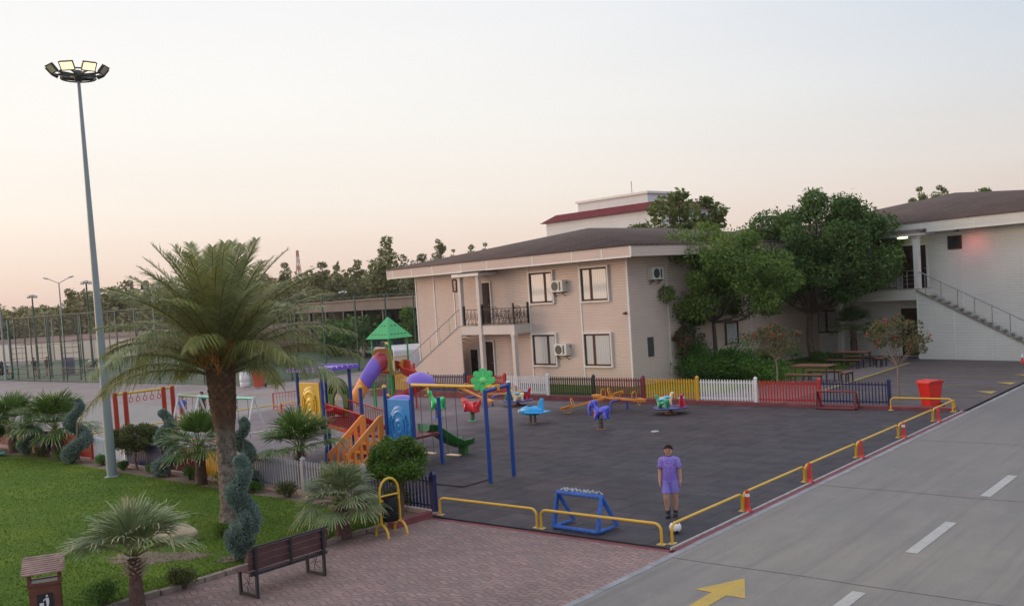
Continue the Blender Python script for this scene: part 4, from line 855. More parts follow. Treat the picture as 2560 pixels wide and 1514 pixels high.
# purple umbrella on the post behind
q = MB().lathe([(.055, 2.25), (.07, 2.38), (.11, 2.5), (.22, 2.54), (.36, 2.50), (.42, 2.42), (.41, 2.44), (.34, 2.58), (.2, 2.66), (.0, 2.71)], 26, cap=False); o = q.build('canopy', P_pur, t, loc=(-11.36, 4.86, 0)); o.rotation_euler = (math.radians(4), math.radians(14), 0)
o = MB().lathe([(.02, .95), (.30, 1.0), (.42, 1.08), (.40, 1.12), (.2, 1.2), (0, 1.22)], 24, sq=(1, 1)).build('table', P_pur, t, loc=(-12.6, 5.6, .62)); MB().tube([(-12.6, 5.6, .0), (-12.6, 5.6, 1.6)], .04, 10).build('post', P_pur, t)
MB().tube([(-15.35, 3.95, 1.0), (-15.35, 3.95, .2)], .03, 6).build('brace', P_ypl, t)
# --- green towered climbing frame with tube slide
TX, TY = -22.6, 14.6
t = thing('play_tower', 'green pyramid roofed play tower with purple and orange tube slide', 'play structure', (TX, TY, 0), 0, 'climbing towers'); t.scale = (.68, .68, 1)
for x, y in ((-.8, -.8), (.8, -.8), (-.8, .8), (.8, .8)): post(x, y, 3.1, P_tgrn, t, r=.06)
q = MB().add([(-1.08, -1.08, 3.08), (1.08, -1.08, 3.08), (1.08, 1.08, 3.08), (-1.08, 1.08, 3.08), (0, 0, 4.02)], [(0, 1, 4), (1, 2, 4), (2, 3, 4), (3, 0, 4), (3, 2, 1, 0)])
rf = q.build('roof', P_tgrn, t)
for k in range(4):
    T = Matrix.Rotation(k*PI/2, 4, 'Z')
    for z_, n_ in ((3.25, 5), (3.62, 2)):
        yy = -1.08*(1-(z_-3.08)/.94)
        for i in range(n_): MB().cbox(((i-(n_-1)/2)*.3, yy-.005, z_), (.13, .03, .06), T=T).build('roof_slot', P_dgrn, rf)
MB().box(-.8, .8, -.8, .8, 1.5, 1.57).build('deck', P_dred, t)
q = MB().prism([(-.8, 1.5), (.8, 1.5), (.8, 2.5), (.55, 2.62), (-.55, 2.62), (-.8, 2.5)], -.79, -.73, 'x').build('tunnel_panel', P_or, t, bevel=.02)
q = MB().box(.79, .81, -.45, -.1, 1.65, 2.1).box(.79, .81, .15, .5, 1.65, 2.1).box(.77, .82, -.7, .7, 1.5, 1.56).tube([(.8, -.8, 2.25), (.8, .8, 2.25)], .025, 7)
for k in range(13): q.tube([(.8, -.68+k*.113, 1.55), (.8, -.68+k*.113, 2.25)], .012, 5)
q.build('railing', P_yel, t)
MB().tube([(-.8, .8, 2.75), (-3.2, 2.6, 2.75)], .05, 10).build('crossbar', P_yel, t)
post(-3.2, 2.6, 2.8, P_tgrn, t)
# tube: dome, purple bend, orange exit
dm = MB().tube([(.1, -.72, 2.08), (.1, -1.0, 2.08), (.18, -1.4, 2.0), (.25, -1.7, 1.88)], [.38, .43, .43, .40], 22); dm.build('tube_slide', paint('raspberry_plastic', (.42, .05, .08)), t)
MB().tube([(.22, -1.6, 1.92), (.3, -1.95, 1.75), (.25, -2.3, 1.5), (.1, -2.5, 1.25)], [.42, .41, .40, .38], 22).build('tube_slide', P_pur, t)
MB().tube([(.12, -2.48, 1.28), (-.05, -2.62, 1.05), (-.25, -2.75, .8), (-.45, -2.9, .55)], [.37, .37, .37, .37], 22, cap=False).build('tube_slide', P_or, t)
for x, y, h in ((.3, -1.95, 1.3), (-.1, -2.6, .5)): post(x, y, h, P_tgrn, t, r=.04)
# red spiral slide
t2 = MB(); n_ = 26; cxs, cys = 1.75, -.4
pts = [(.8, -.1, 1.62), (1.15, -.85, 1.55)]
pts = [(.78, .0, 1.78)]+[(2.0+.56*math.cos(a), .10+.56*math.sin(a), 1.72-1.30*(k/(n_-1))) for k, a in enumerate(np.linspace(-PI*.85, PI*1.05, n_))]+[(1.1, -.75, .3), (1.15, -1.1, .28)]
slide(t2, pts, .66, .34).build('spiral_slide', P_red, t); MB().tube([(2.0, .10, 0), (2.0, .10, 1.95)], .06, 12).build('post', P_red, t)
MB().box(-1.2, 1.3, 2.9, 3.0, 0, .02)
# --- red monkey bars
t = thing('monkey_bars', 'red climbing posts with yellow top bar and hanging rings behind the lawn fence', 'monkey bars', (-22.2, 1.6, 0), 0)
P_drd = paint('brick_red_paint', (.36, .03, .015))
for y in (0, .36, 1.78, 2.12): MB().tube([(0, y, 0), (0, y, 2.22)], .078, 12).build('post', P_drd, t)
MB().tube([(0, -.02, 2.16), (0, 2.14, 2.16)], .04, 10).build('top_bar', P_yel, t)
for z_ in (.6, .9): MB().tube([(0, 0, z_), (0, .36, z_)], .025, 8).tube([(0, 1.78, z_), (0, 2.12, z_)], .025, 8).build('rung', P_red, t)
for k in range(5):
    y = .56+k*.26; q = MB().tube([(0, y, 2.14), (0, y, 2.0)], .012, 5).tube([(0, y+.07*math.sin(a), 1.92+.08*math.cos(a)) for a in np.linspace(0, 2*PI, 11)], .014, 6, cap=False); q.build('ring', P_red, t)
# --- white swing with green bar
t = thing('swing_set', 'white A framed swing with pale green top bar beyond the date palm', 'swing', (-17.1, 3.5, 0), 0)
P_mint = paint('mint_paint', (.12, .50, .38))
q = MB().tube([(-3.1, 0, 1.9), (0, 0, 1.9)], .05, 12).build('top_bar', P_mint, t); MB().tube([(-4.35, 0, 1.92), (-3.1, 0, 1.9)], .04, 10).build('top_bar', paint('olive_green_paint', (.15, .30, .10)), t)
for x in (-4.35, -3.1, 0):
    for y in (-.62, .66): MB().tube([(x, 0, 1.92), (x, y, 0)], .035, 10).build('leg', P_wht, t)
    MB().tube([(x, -.36, .82), (x, .38, .82)], .02, 8).lathe([(.06, 1.85), (.06, 1.96)], 10, (x, 0, 0)).build('brace', P_wht, t)
for x in (-2.3, -1.1, -3.7):
    sw = MB().cbox((x, 0, .42), (.40, .17, .03)).build('swing_seat', P_red, t); q = MB()
    for dx in (-.19, .19): q.tube([(x+dx, 0, 1.88), (x+dx, 0, .43)], .008, 5)
    q.build('chain', M_chain, sw)
MB().tube([(-.34, 0, 1.88), (-.34, 0, .62)], .008, 5).build('chain', M_chain, t)
# --- spring riders
def spring(par, z1, r=.07, n=5, x=0, y=0):
    MB().tube([(x+r*math.cos(a), y+r*math.sin(a), .03+(z1-.03)*a/(2*PI*n)) for a in np.linspace(0, 2*PI*n, n*12)], .017, 6).build('spring', M_spring, par)
    MB().lathe([(.16, .0), (.16, .02), (.09, .03), (0, .03)], 16, (x, y, 0)).build('base_plate', M_rust, par)
def skin_body(name, verts, edges, radii, m, par=None, loc=(0, 0, 0), rz=0, sub=2, root=0):
    me = bpy.data.meshes.new(name); me.from_pydata([tuple(v) for v in verts], edges, []); me.materials.append(m)
    o = link(name, me, par, loc, rz); sk = o.modifiers.new('skin', 'SKIN'); sk.use_smooth_shade = True
    sv = me.skin_vertices[0].data if me.skin_vertices else None
    if sv is None:
        bm_ = __import__('bmesh').new(); bm_.from_mesh(me); bm_.verts.layers.skin.verify(); bm_.to_mesh(me); bm_.free(); sv = me.skin_vertices[0].data
    for i, r in enumerate(radii): sv[i].radius = r if isinstance(r, tuple) else (r, r); sv[i].use_root = (i == root)
    ss = o.modifiers.new('sub', 'SUBSURF'); ss.levels = sub; ss.render_levels = sub; return o
def animal(par, s, m, x=0, y=0, z=0, neck=.34, head=.11, kind='horse', rz=0):
    """moulded pony/dino seat: facing -x; body, neck, head, four stub legs, tail"""
    V = [(0.10, 0, .36), (-.08, 0, .33), (.28, 0, .42), (-.20, 0, .42), (-.28, 0, .42+neck*.55), (-.30, 0, .42+neck), (-.44, 0, .40+neck), (.38, 0, .56), (-.14, .10, .20), (-.20, .13, .02), (-.14, -.10, .20), (-.20, -.13, .02), (.24, .10, .22), (.30, .13, .04), (.24, -.10, .22), (.30, -.13, .04)]
    Ed = [(0, 1), (0, 2), (1, 3), (3, 4), (4, 5), (5, 6), (2, 7), (1, 8), (8, 9), (1, 10), (10, 11), (2, 12), (12, 13), (2, 14), (14, 15)]
    Rr = [.12, .11, .13, .12, .075, head, head*.7, .07, .07, .055, .07, .055, .075, .055, .075, .055]
    return skin_body('body', [(a*s, b*s, c*s) for a, b, c in V], Ed, [r*s for r in Rr], m, par, (x, y, z), rz)
t = thing('spring_rider', 'green pony spring rider on a blue spring foot beside the swing', 'spring rider', (-17.73, 12.35, 0), .15, 'spring riders')
animal(t, .98, P_lgrn if False else paint('pony_green', (.02, .50, .12)), z=.30); spring(t, .42, .09); MB().tube([(0, 0, .03), (0, 0, .5)], .07, 10).lathe([(.2, 0), (.2, .03), (.08, .05)], 14).build('foot', paint('rider_blue', (.05, .12, .50)), t)
MB().tube([(-.40, -.22, .92), (-.30, 0, .94), (-.40, .22, .92)], .02, 6).build('handle', P_yel, t)
t = thing('spring_rider', 'red rooster spring rider on a green foot', 'spring rider', (-15.66, 12.1, 0), .2, 'spring riders')
skin_body('body', [(0, 0, .50), (-.18, 0, .56), (-.30, 0, .74), (-.36, 0, .84), (.18, 0, .52), (.33, 0, .66), (.38, 0, .82), (-.46, 0, .82)], [(0, 1), (1, 2), (2, 3), (0, 4), (4, 5), (5, 6), (3, 7)], [.20, .16, .12, .10, .15, .08, .05, .04], P_rpl, t)
MB().lathe([(.16, 0), (.16, .03), (.06, .05), (.06, .34), (.09, .36)], 14).build('foot', P_tgrn, t); spring(t, .36, .08)
MB().tube([(-.26, -.2, .80), (-.24, 0, .82), (-.26, .2, .80)], .018, 6).build('handle', P_yel, t)
t = thing('spring_rider', 'light blue aeroplane spring rider with open cockpit and tall tail', 'spring rider', (-12.89, 12.26, 0), .05, 'spring riders'); t.scale = (.78, .78, .9)
skin_body('body', [(-.72, 0, .46), (-.62, 0, .47), (-.35, 0, .50), (0, 0, .52), (.35, 0, .50), (.62, 0, .52)], [(0, 1), (1, 2), (2, 3), (3, 4), (4, 5)], [.07, .14, .21, .23, .18, .07], P_lblue if False else paint('plane_blue', (.03, .36, .72)), t)
MB().prism([(.25, .55), (.66, .55), (.66, 1.0), (.48, 1.0)], -.035, .035, 'y').build('tail_fin', _m['plane_blue'], t, bevel=.02)
MB().prism([(-.1, -.5), (.75, -.42), (.8, -.1), (.8, .1), (.75, .42), (-.1, .5), (-.3, .2), (-.3, -.2)], .44, .48).build('wing', _m['plane_blue'], t, bevel=.015)
MB().ball((-.75, 0, .455), (.06, .07, .07), 12, 8).build('nose', P_wht, t); MB().ball((-.10, 0, .70), (.22, .13, .05), 14, 6).build('cockpit', P_navy, t)
spring(t, .34, .06, 4, -.12); spring(t, .34, .06, 4, .12)
t = thing('spring_rider', 'violet blue elephant spring rider in the middle of the rubber floor', 'spring rider', (-9.55, 11.71, 0), .1, 'spring riders')
animal(t, .86, P_viol, z=.30, neck=.26, head=.15); spring(t, .36, .08)
skin_body('trunk', [(-.30, 0, .86), (-.40, 0, .72), (-.40, 0, .56), (-.36, 0, .46)], [(0, 1), (1, 2), (2, 3)], [.08, .06, .05, .04], P_viol, t)
for y in (-.13, .13): MB().ball((-.24, y, .86), (.09, .03, .11), 10, 6).build('ear', P_viol, t)
MB().cbox((-.17, -.10, .50), (.07, .03, .2)).build('strap', P_red, t)
# --- animal roundabouts
def roundabout(label, loc, rz, kinds):
    t = thing('animal_carousel', label, 'carousel', loc, rz, 'small animal carousels')
    MB().lathe([(.22, 0), (.22, .04), (.07, .08), (.07, .22)], 16).build('base', M_rust, t)
    MB().lathe([(.0, .20), (.62, .20), (.64, .22), (.64, .25), (.62, .26), (0, .26)], 24).build('platform', P_viol if False else paint('carousel_blue', (.05, .05, .22)), t)
    for k, m in enumerate(kinds):
        a = k*2*PI/len(kinds); animal(t, .72, m, .42*math.cos(a), .42*math.sin(a), .18, neck=.30, head=.10, rz=a+PI/2+.2)
        MB().ball((.42*math.cos(a), .42*math.sin(a), .56), (.13, .13, .05), 10, 6).build('saddle', P_lblue, t)
roundabout('carousel of cream, green and red animals on the right, before the yellow fence', (-9.18, 15.6, 0), .3, [P_rpl, P_cream, paint('animal_green', (.02, .30, .14))])
roundabout('carousel of red, green and cream animals behind the blue aeroplane', (-16.9, 16.3, 0), 1.2, [P_rpl, paint('animal_green', (.02, .30, .14)), P_cream])
# --- seesaws
def seesaw(label, loc, rz, tilt, ln=2.5):
    t = thing('seesaw', label, 'seesaw', loc, rz, 'orange seesaws')
    T = Matrix.Translation((0, 0, .46)) @ Matrix.Rotation(tilt, 4, 'Y'); q = MB().beam(T @ Vector((-ln/2, 0, 0)), T @ Vector((ln/2, 0, 0)), .11, .07, upv=(0, 1, 0) if False else (0, 0, 1)); q.build('plank', paint('seesaw_orange', (.68, .26, .03)), t)
    for s in (-1, 1):
        q = MB().prism([(-.18, -.12), (.18, -.12), (.18, .12), (-.18, .12)], .04, .075, 'z', T @ Matrix.Translation((s*(ln/2-.18), 0, 0))).build('seat', _m['seesaw_orange'], t)
        x = s*(ln/2-.5); MB().tube([T @ Vector(p) for p in ((x, -.13, .02), (x, -.13, .24), (x, -.07, .31), (x, .07, .31), (x, .13, .24), (x, .13, .02))], .018, 7).build('handle', _m['seesaw_orange'], t)
        x = s*(ln/2-.12); MB().tube([T @ Vector(p) for p in ((x, -.12, -.02), (x, -.12, -.14), (x-s*.1, 0, -.2), (x-s*.28, .1, -.14), (x-s*.3, .1, -.02))], .018, 7).build('bumper', _m['seesaw_orange'], t)
    MB().tube([(0, -.5, 0), (0, -.5, .34), (0, -.42, .40), (0, .42, .40), (0, .5, .34), (0, .5, 0)], .045, 10).build('stand', P_viol if False else paint('seesaw_blue', (.06, .07, .35)), t)
seesaw('orange seesaw tipped down to the left behind the elephant rider', (-12.2, 15.0, 0), .35, -.24)
seesaw('nearly level orange seesaw right of the tipped one', (-11.6, 15.9, 0), -.10, .04)
seesaw('orange seesaw behind the red rooster rider', (-19.0, 16.0, 0), -.25, .22)
seesaw('orange seesaw lying between the rooster rider and the left carousel', (-18.0, 16.5, 0), -.1, -.05, 2.7)
# loose bits on the rubber
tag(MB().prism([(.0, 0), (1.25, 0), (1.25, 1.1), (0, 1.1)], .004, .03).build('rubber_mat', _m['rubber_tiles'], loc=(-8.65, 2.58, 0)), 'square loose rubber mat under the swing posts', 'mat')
tag(MB().lathe([(.13, .0), (.12, .02), (.05, .03), (0, .032)], 12).build('floor_cap', mat('grey_lid', (.38, .38, .40), .5), loc=(-7.5, 11.75, .002)), 'small grey lid lying on the rubber floor', 'lid')
# --- picnic sets
M_tab = mat('varnished_boards', (.20, .09, .05), .5, .2, 5)
def ptable(label, loc, rz, ln=1.75, w_=.75, h=.76, bench=False):
    t = thing('picnic_bench' if bench else 'picnic_table', label, 'bench' if bench else 'table', loc, rz, 'picnic benches' if bench else 'picnic tables'); q = MB(); nb = 3 if bench else 6
    for k in range(nb): q.box(-ln/2, ln/2, -w_/2+k*w_/nb, -w_/2+(k+.9)*w_/nb, h-.035, h)
    q.build('seat' if bench else 'tabletop', M_tab, t)
    for x in (-ln/2+.12, ln/2-.12):
        for y in (-w_/2+.05, w_/2-.05): MB().beam((x, y, 0), (x, y, h-.035), .05).build('leg', M_bl, t)
    MB().box(-ln/2+.1, ln/2-.1, -w_/2+.04, -w_/2+.07, h-.10, h-.036).box(-ln/2+.1, ln/2-.1, w_/2-.07, w_/2-.04, h-.10, h-.036).build('frame', M_bl, t)
for (x, y, nm) in ((-8.05, 25.9, 'nearer'), (-8.9, 32.6, 'farther')):
    a = math.radians(-8)
    ptable(f'{nm} of the two picnic tables behind the back fence', (x, y, 0), a)
    ptable(f'picnic bench on the near side of the {nm} picnic table', (x-.1, y-.85, 0), a, 1.7, .30, .44, True)
    ptable(f'picnic bench on the far side of the {nm} picnic table', (x+.1, y+.85, 0), a, 1.7, .30, .44, True)
    ptable(f'short picnic bench at the right end of the {nm} picnic table', (x+1.35, y+.2, 0), a+PI/2, .8, .30, .44, True)
# ================================================================== people
M_skin = mat('skin', (.50, .27, .19), .5, .05); M_hair = mat('dark_hair', (.022, .011, .006), .8, .3, 30, spec=.15)
def lerp3(a, b, t): return tuple(a[i]+(b[i]-a[i])*t for i in range(3))
def person(label, loc, rz, s, shirt, shorts, shoes, stride=.16, fine=True, group=None):
    """faces -y; s scales a 1.49 m child"""
    t = thing('person', label, 'person', loc, rz, group)
    J = dict(pel=(0, 0, .78), wa=(0, .0, .90), ch=(0, .0, 1.06), sh=(0, .005, 1.175), nk=(0, 0, 1.235), h0=(0, -.012, 1.29), h1=(0, -.012, 1.37), h2=(0, -.008, 1.425),
             rs=(-.145, 0, 1.165), re=(-.195, .01, .96), rw=(-.20, -.045, .765), rh=(-.198, -.055, .71), ls=(.145, 0, 1.165), le=(.195, .02, .96), lw=(.205, .03, .765), lh=(.205, .03, .71),
             rp=(-.075, 0, .73), rk=(-.078, -.05, .42), ra=(-.07, .01, .10), lp=(.075, 0, .73), lk=(.075, .0, .42), la=(.06, .045, .10),
             rt=(-.072, -.10-.0, .035), lt=(.06, -.07, .03), rhl=(-.07, .045, .04), lhl=(.06, .08, .04))
    J['rk'] = (-.080, -.085, .435); J['ra'] = (-.072, -.03, .115); J['rt'] = (-.078, -.15, .04); J['rhl'] = (-.07, -.005, .05); J['la'] = (.06, .10, .105); J['lhl'] = (.06, .135, .05); J['lt'] = (.06, -.01, .03); J['lk'] = (.075, .02, .43)
    Rr = dict(pel=(.105, .085), wa=(.10, .075), ch=(.115, .08), sh=(.10, .062), nk=(.043, .043), h0=(.064, .072), h1=(.090, .104), h2=(.078, .092), rs=.055, re=.043, rw=.031, rh=.034, ls=.055, le=.043, lw=.031, lh=.034, rp=.095, rk=.064, ra=.042, lp=.095, lk=.064, la=.042, rt=.026, lt=.026, rhl=.03, lhl=.03)
    Ed = [('pel', 'wa'), ('wa', 'ch'), ('ch', 'sh'), ('sh', 'nk'), ('nk', 'h0'), ('h0', 'h1'), ('h1', 'h2'), ('sh', 'rs'), ('rs', 're'), ('re', 'rw'), ('rw', 'rh'), ('sh', 'ls'), ('ls', 'le'), ('le', 'lw'), ('lw', 'lh'), ('pel', 'rp'), ('rp', 'rk'), ('rk', 'ra'), ('ra', 'rhl'), ('rhl', 'rt'), ('pel', 'lp'), ('lp', 'lk'), ('lk', 'la'), ('la', 'lhl'), ('lhl', 'lt')]
    J = dict(J); Rr = dict(Rr)
    # calves
    for a in 'rl':
        J[a+'c'] = (J[a+'k'][0], (J[a+'k'][1]+J[a+'a'][1])/2+.02, .29); Rr[a+'c'] = .062
        Ed.remove((a+'k', a+'a')); Ed += [(a+'k', a+'c'), (a+'c', a+'a')]
        if fine:
            h = Vector(J[a+'h']); sx = -1 if a == 'r' else 1
            for i, (dy, ln) in enumerate(((-.026, .062), (-.009, .072), (.008, .068), (.024, .055))):
                k1, k2 = f'{a}f{i}a', f'{a}f{i}b'; J[k1] = (h.x+.003*sx, h.y+dy, h.z-.035); J[k2] = (h.x-.012*sx, h.y+dy-.008, h.z-.035-ln*.8); Rr[k1] = .0095; Rr[k2] = .0075; Ed += [(a+'h', k1), (k1, k2)]
            J[a+'t1'] = (h.x-.006*sx, h.y-.034, h.z+.005); J[a+'t2'] = (h.x-.014*sx, h.y-.046, h.z-.035); Rr[a+'t1'] = .011; Rr[a+'t2'] = .008; Ed += [(a+'h', a+'t1'), (a+'t1', a+'t2')]
    ks = list(J); ix = {k: i for i, k in enumerate(ks)}
    skin_body('body', [tuple(v*s for v in J[k]) for k in ks], [(ix[a], ix[b]) for a, b in Ed], [tuple(v*s for v in Rr[k]) if isinstance(Rr[k], tuple) else Rr[k]*s for k in ks], M_skin, t, sub=2, root=ix['pel'])
    def cl(name, keys, pts, ed, rad, m): return skin_body(name, [tuple(v*s for v in p) for p in pts], ed, [tuple(v*s for v in r) if isinstance(r, tuple) else r*s for r in rad], m, t, sub=2)
    def loft(mb, rings, n=22, wob=.0):
        V = []
        for i, (c, rx, ry) in enumerate(rings):
            for k in range(n):
                a_ = 2*PI*k/n; f = 1+wob*math.sin(k*2.3+i*.8)+wob*.7*math.sin(k*5.1-i*1.7); V.append(((c[0]+rx*f*math.cos(a_))*s, (c[1]+ry*f*math.sin(a_))*s, c[2]*s))
        m_ = len(rings); return mb.add(V, [(i*n+k, i*n+(k+1) % n, (i+1)*n+(k+1) % n, (i+1)*n+k) for i in range(m_-1) for k in range(n)], True)
    mb = loft(MB(), [((0, 0, .775), .158, .118), ((0, 0, .86), .150, .112), ((0, 0, .95), .142, .106), ((0, 0, 1.05), .150, .106), ((0, 0, 1.12), .164, .104), ((0, .002, 1.18), .165, .096), ((0, .004, 1.215), .135, .085), ((0, .003, 1.235), .088, .072), ((0, .003, 1.245), .060, .060)], wob=.025)
    for a in 'rl':
        p0, p1 = Vector(J[a+'s']), Vector(J[a+'e']); sx = -1 if a == 'r' else 1
        mb.tube([Vector((.08*sx, 0, 1.19))*s, (p0+Vector((.006*sx, 0, .004)))*s, p0.lerp(p1, .4)*s, p0.lerp(p1, .72)*s], [.056*s, .068*s, .067*s, .068*s], 14, cap=False)
    shirt_o = mb.build('shirt', shirt, t)
    mb = loft(MB(), [((0, 0, .86), .125, .09), ((0, 0, .80), .138, .098), ((0, 0, .72), .150, .112), ((0, 0, .69), .10, .08)], wob=.02)
    for a in 'rl':
        p0, p1 = Vector(J[a+'p']), Vector(J[a+'k']); q0 = p0.lerp(p1, .72); loft(mb, [((p0.x*.95, p0.y, .78), .085, .105), ((p0.x, p0.y, .70), .092, .108), ((p0.lerp(p1, .4)).to_tuple(), .092, .102), (q0.to_tuple(), .090, .098)], wob=.03)
    mb.build('shorts', shorts, t)
    sh = [J['wa'][:2]+(.855,), J['wa'], J['ch'], (0, .005, 1.165), (0, .002, 1.205), J['rs'], lerp3(J['rs'], J['re'], .55), J['ls'], lerp3(J['ls'], J['le'], .55)]
    0 and cl('shirt', None, sh, [(0, 1), (1, 2), (2, 3), (3, 4), (3, 5), (5, 6), (3, 7), (7, 8)], [(.125, .098), (.122, .092), (.130, .094), (.108, .074), (.062, .058), .062, .064, .062, .064], shirt)
    p2 = [(0, 0, .87), (0, 0, .79), J['rp'], lerp3(J['rp'], J['rk'], .62), J['lp'], lerp3(J['lp'], J['lk'], .62)]
    0 and cl('shorts', None, p2, [(0, 1), (1, 2), (2, 3), (1, 4), (4, 5)], [(.115, .092), (.120, .10), .088, .083, .088, .083], shorts)
    for a in 'rl':
        x = J[a+'a'][0]
        q = skin_body('shoe', [tuple(v*s for v in p) for p in ((x, J[a+'hl'][1]+.01, .045), (x, J[a+'hl'][1]-.06, .05), (x, J[a+'hl'][1]-.15, .035), (x, J[a+'a'][1]+.0, .13))], [(0, 1), (1, 2), (0, 3)], [.050*s, .052*s, .042*s, .048*s], shoes, t)
        MB().tube([Vector((x, J[a+'a'][1], .08))*s, Vector((x, J[a+'a'][1]+.008, .235))*s], [.042*s, .054*s], 12).build('sock', mat('dark_sock', (.02, .022, .035), .8), t)
    hz = 1.385*s
    # hair cap with an uneven fringe, face details
    hm = MB(); V = []; n_ = 20; m_ = 10
    for i in range(m_):
        ph = i/(m_-1)*PI*.60
        for k in range(n_):
            a = 2*PI*k/n_; fr = max(0, -math.sin(a)); lim = PI*(.60-.23*fr+.03*math.sin(k*2.9)); p_ = min(ph, lim); j_ = 1+.03*math.sin(k*3.7)*(i > 5)
            j_ = 1+.05*math.sin(k*3.7+i)+.04*math.sin(k*1.9-i*2.1); V.append((.087*s*math.sin(p_)*math.cos(a)*j_, .0*s+.100*s*math.sin(p_)*math.sin(a)*j_, 1.386*s+.091*s*math.cos(p_)*(1+.05*math.sin(k*2.3+i)*math.sin(p_))))
    hm.add(V, [(i*n_+k, (i+1)*n_+k, (i+1)*n_+(k+1) % n_, i*n_+(k+1) % n_) for i in range(m_-1) for k in range(n_)], True)
    ho = hm.build('hair', M_hair, t); so = ho.modifiers.new('solid', 'SOLIDIFY'); so.thickness = .008*s
    if fine:
        f = MB()
        for x in (-.028, .028): f.ball((x*s, -.096*s, 1.372*s), (.014*s, .008*s, .009*s), 8, 6).ball((x*s, -.099*s, 1.394*s), (.022*s, .006*s, .006*s), 8, 4)
        f.build('eyes', M_hair, t)
        MB().tube([(0, -.094*s, 1.378*s), (0, -.110*s, 1.348*s), (0, -.096*s, 1.338*s)], [.007*s, .012*s, .008*s], 8).ball((-.076*s, 0, 1.36*s), (.012*s, .02*s, .028*s), 8, 6).ball((.076*s, 0, 1.36*s), (.012*s, .02*s, .028*s), 8, 6).build('nose_and_ears', M_skin, t)
        MB().ball((0, -.086*s, 1.315*s), (.022*s, .007*s, .006*s), 8, 4).build('mouth', mat('lips', (.35, .12, .10), .5), t)
        MB().lathe([(.068*s, -.012*s), (.070*s, 0), (.060*s, .014*s)], 18, (0, .002*s, 1.244*s), cap=False).build('collar', P_navy, shirt_o)
        for a in 'rl':
            p0, p1 = Vector(J[a+'s']), Vector(J[a+'e']); q0, q1 = p0.lerp(p1, .70)*s, p0.lerp(p1, .76)*s; MB().tube([q0, q1], .072*s, 14, cap=False).build('cuff', P_navy, shirt_o)
    return t
def m_shirt():
    m, n, l, b = nodes_mat('purple_patterned_jersey'); tcn = n.new('ShaderNodeTexCoord')
    v = n.new('ShaderNodeTexVoronoi'); v.inputs['Scale'].default_value = 34; l(tcn.outputs['Object'], v.inputs[0])
    c = mixc(n, l, mrange(n, l, v.outputs['Distance'], .25, .5), (.13, .08, .40), (.27, .19, .58)); sp = n.new('ShaderNodeSeparateXYZ'); l(tcn.outputs['Object'], sp.inputs[0])
    c = mixc(n, l, mrange(n, l, sp.outputs[2], .85, 1.08, .55, 0), c, (.14, .07, .42)); l(c, b.inputs['Base Color']); b.inputs['Roughness'].default_value = .75; return m
ps = person('boy in a purple football kit with dark shoes walking towards the football', (-1.17, 2.02, 0), .38, 1.0, m_shirt(), mat('purple_shorts', (.22, .18, .56), .75, .12, 9), mat('navy_shoes', (.012, .014, .025), .5))
st_ = mat('kid_blue', (.05, .10, .40), .7); 
person('child in a blue top and red strap beyond the white swing, leftmost of three', (-29.2, 8.3, 0), .5, .80, st_, mat('kid_red', (.4, .04, .04), .7), P_black, fine=False, group='children beyond the swing')
person('child in a dark green top between the two other children beyond the swing', (-28.6, 8.9, 0), .3, .88, mat('kid_green', (.03, .06, .03), .7), mat('kid_brown', (.10, .05, .03), .7), P_black, fine=False, group='children beyond the swing')
person('long haired child in a pink top nearest the date palm trunk', (-27.4, 8.9, 0), -.2, .84, mat('kid_pink', (.38, .12, .26), .7), mat('kid_purple', (.2, .08, .2), .7), P_black, fine=False, group='children beyond the swing')
for px, py, lb, dk in ((88, 941, 'dark dressed person standing behind the court fence, left of two', (.02, .02, .025)), (121, 938, 'person in dark clothes and pale trousers at the green court post', (.025, .02, .02))):
    p = W(px, py); person(lb, (p.x, p.y, 0), .7, 1.16, mat('dark_clothes', dk, .7), mat('dark_trousers', (.03, .03, .04), .7), P_black, fine=False, group='people behind the court fence')
# ================================================================== plants
M_bark = mat('bark', (.10, .075, .06), .9, .35, 6, .8, 25); M_bark2 = mat('pale_bark', (.22, .17, .13), .9, .25, 8, .5, 25)
L_big = leafmat('tree_leaf', (.030, .075, .014), (.120, .165, .028), scale=.5); L_big2 = leafmat('dark_tree_leaf', (.020, .056, .014), (.078, .125, .026), scale=.5)
L_yel = leafmat('loose_leaf', (.060, .085, .022), (.14, .155, .048), scale=.5); L_hedge = leafmat('hedge_leaf', (.018, .060, .008), (.065, .135, .018), scale=1.)
L_round = leafmat('glossy_leaf', (.022, .060, .008), (.085, .145, .018), rough=.35, scale=3.); L_bush = leafmat('olive_bush_leaf', (.026, .040, .010), (.085, .095, .025), scale=3.)
L_far = leafmat('eucalyptus_leaf', (.070, .080, .032), (.195, .180, .075), trans=.15, scale=.2); L_far2 = leafmat('far_tree_leaf', (.075, .080, .034), (.205, .180, .080), trans=.15, scale=.1)
L_myr = leafmat('myrtle_leaf', (.040, .045, .015), (.095, .085, .030), scale=2.); L_flow = leafmat('pink_blossom', (.20, .025, .04), (.34, .07, .07), scale=3.)
L_spir = leafmat('blue_cypress_leaf', (.065, .105, .088), (.175, .230, .195), rough=.7, trans=.1, scale=5.)
L_date = leafmat('date_leaflet', (.095, .118, .044), (.235, .245, .115), rough=.45, trans=.35, scale=.8); L_date2 = leafmat('old_date_leaflet', (.090, .100, .028), (.190, .185, .060), rough=.5, trans=.35, scale=.8)
L_fan = leafmat('fan_leaf', (.070, .100, .040), (.185, .210, .110), rough=.45, trans=.2, scale=2.); L_fang = leafmat('green_fan_leaf', (.030, .072, .012), (.100, .155, .036), rough=.45, trans=.25, scale=2.)
L_tan = mat('dry_leaf_tip', (.36, .29, .17), .8, .2, 9); L_lawn = _m['blade_green']
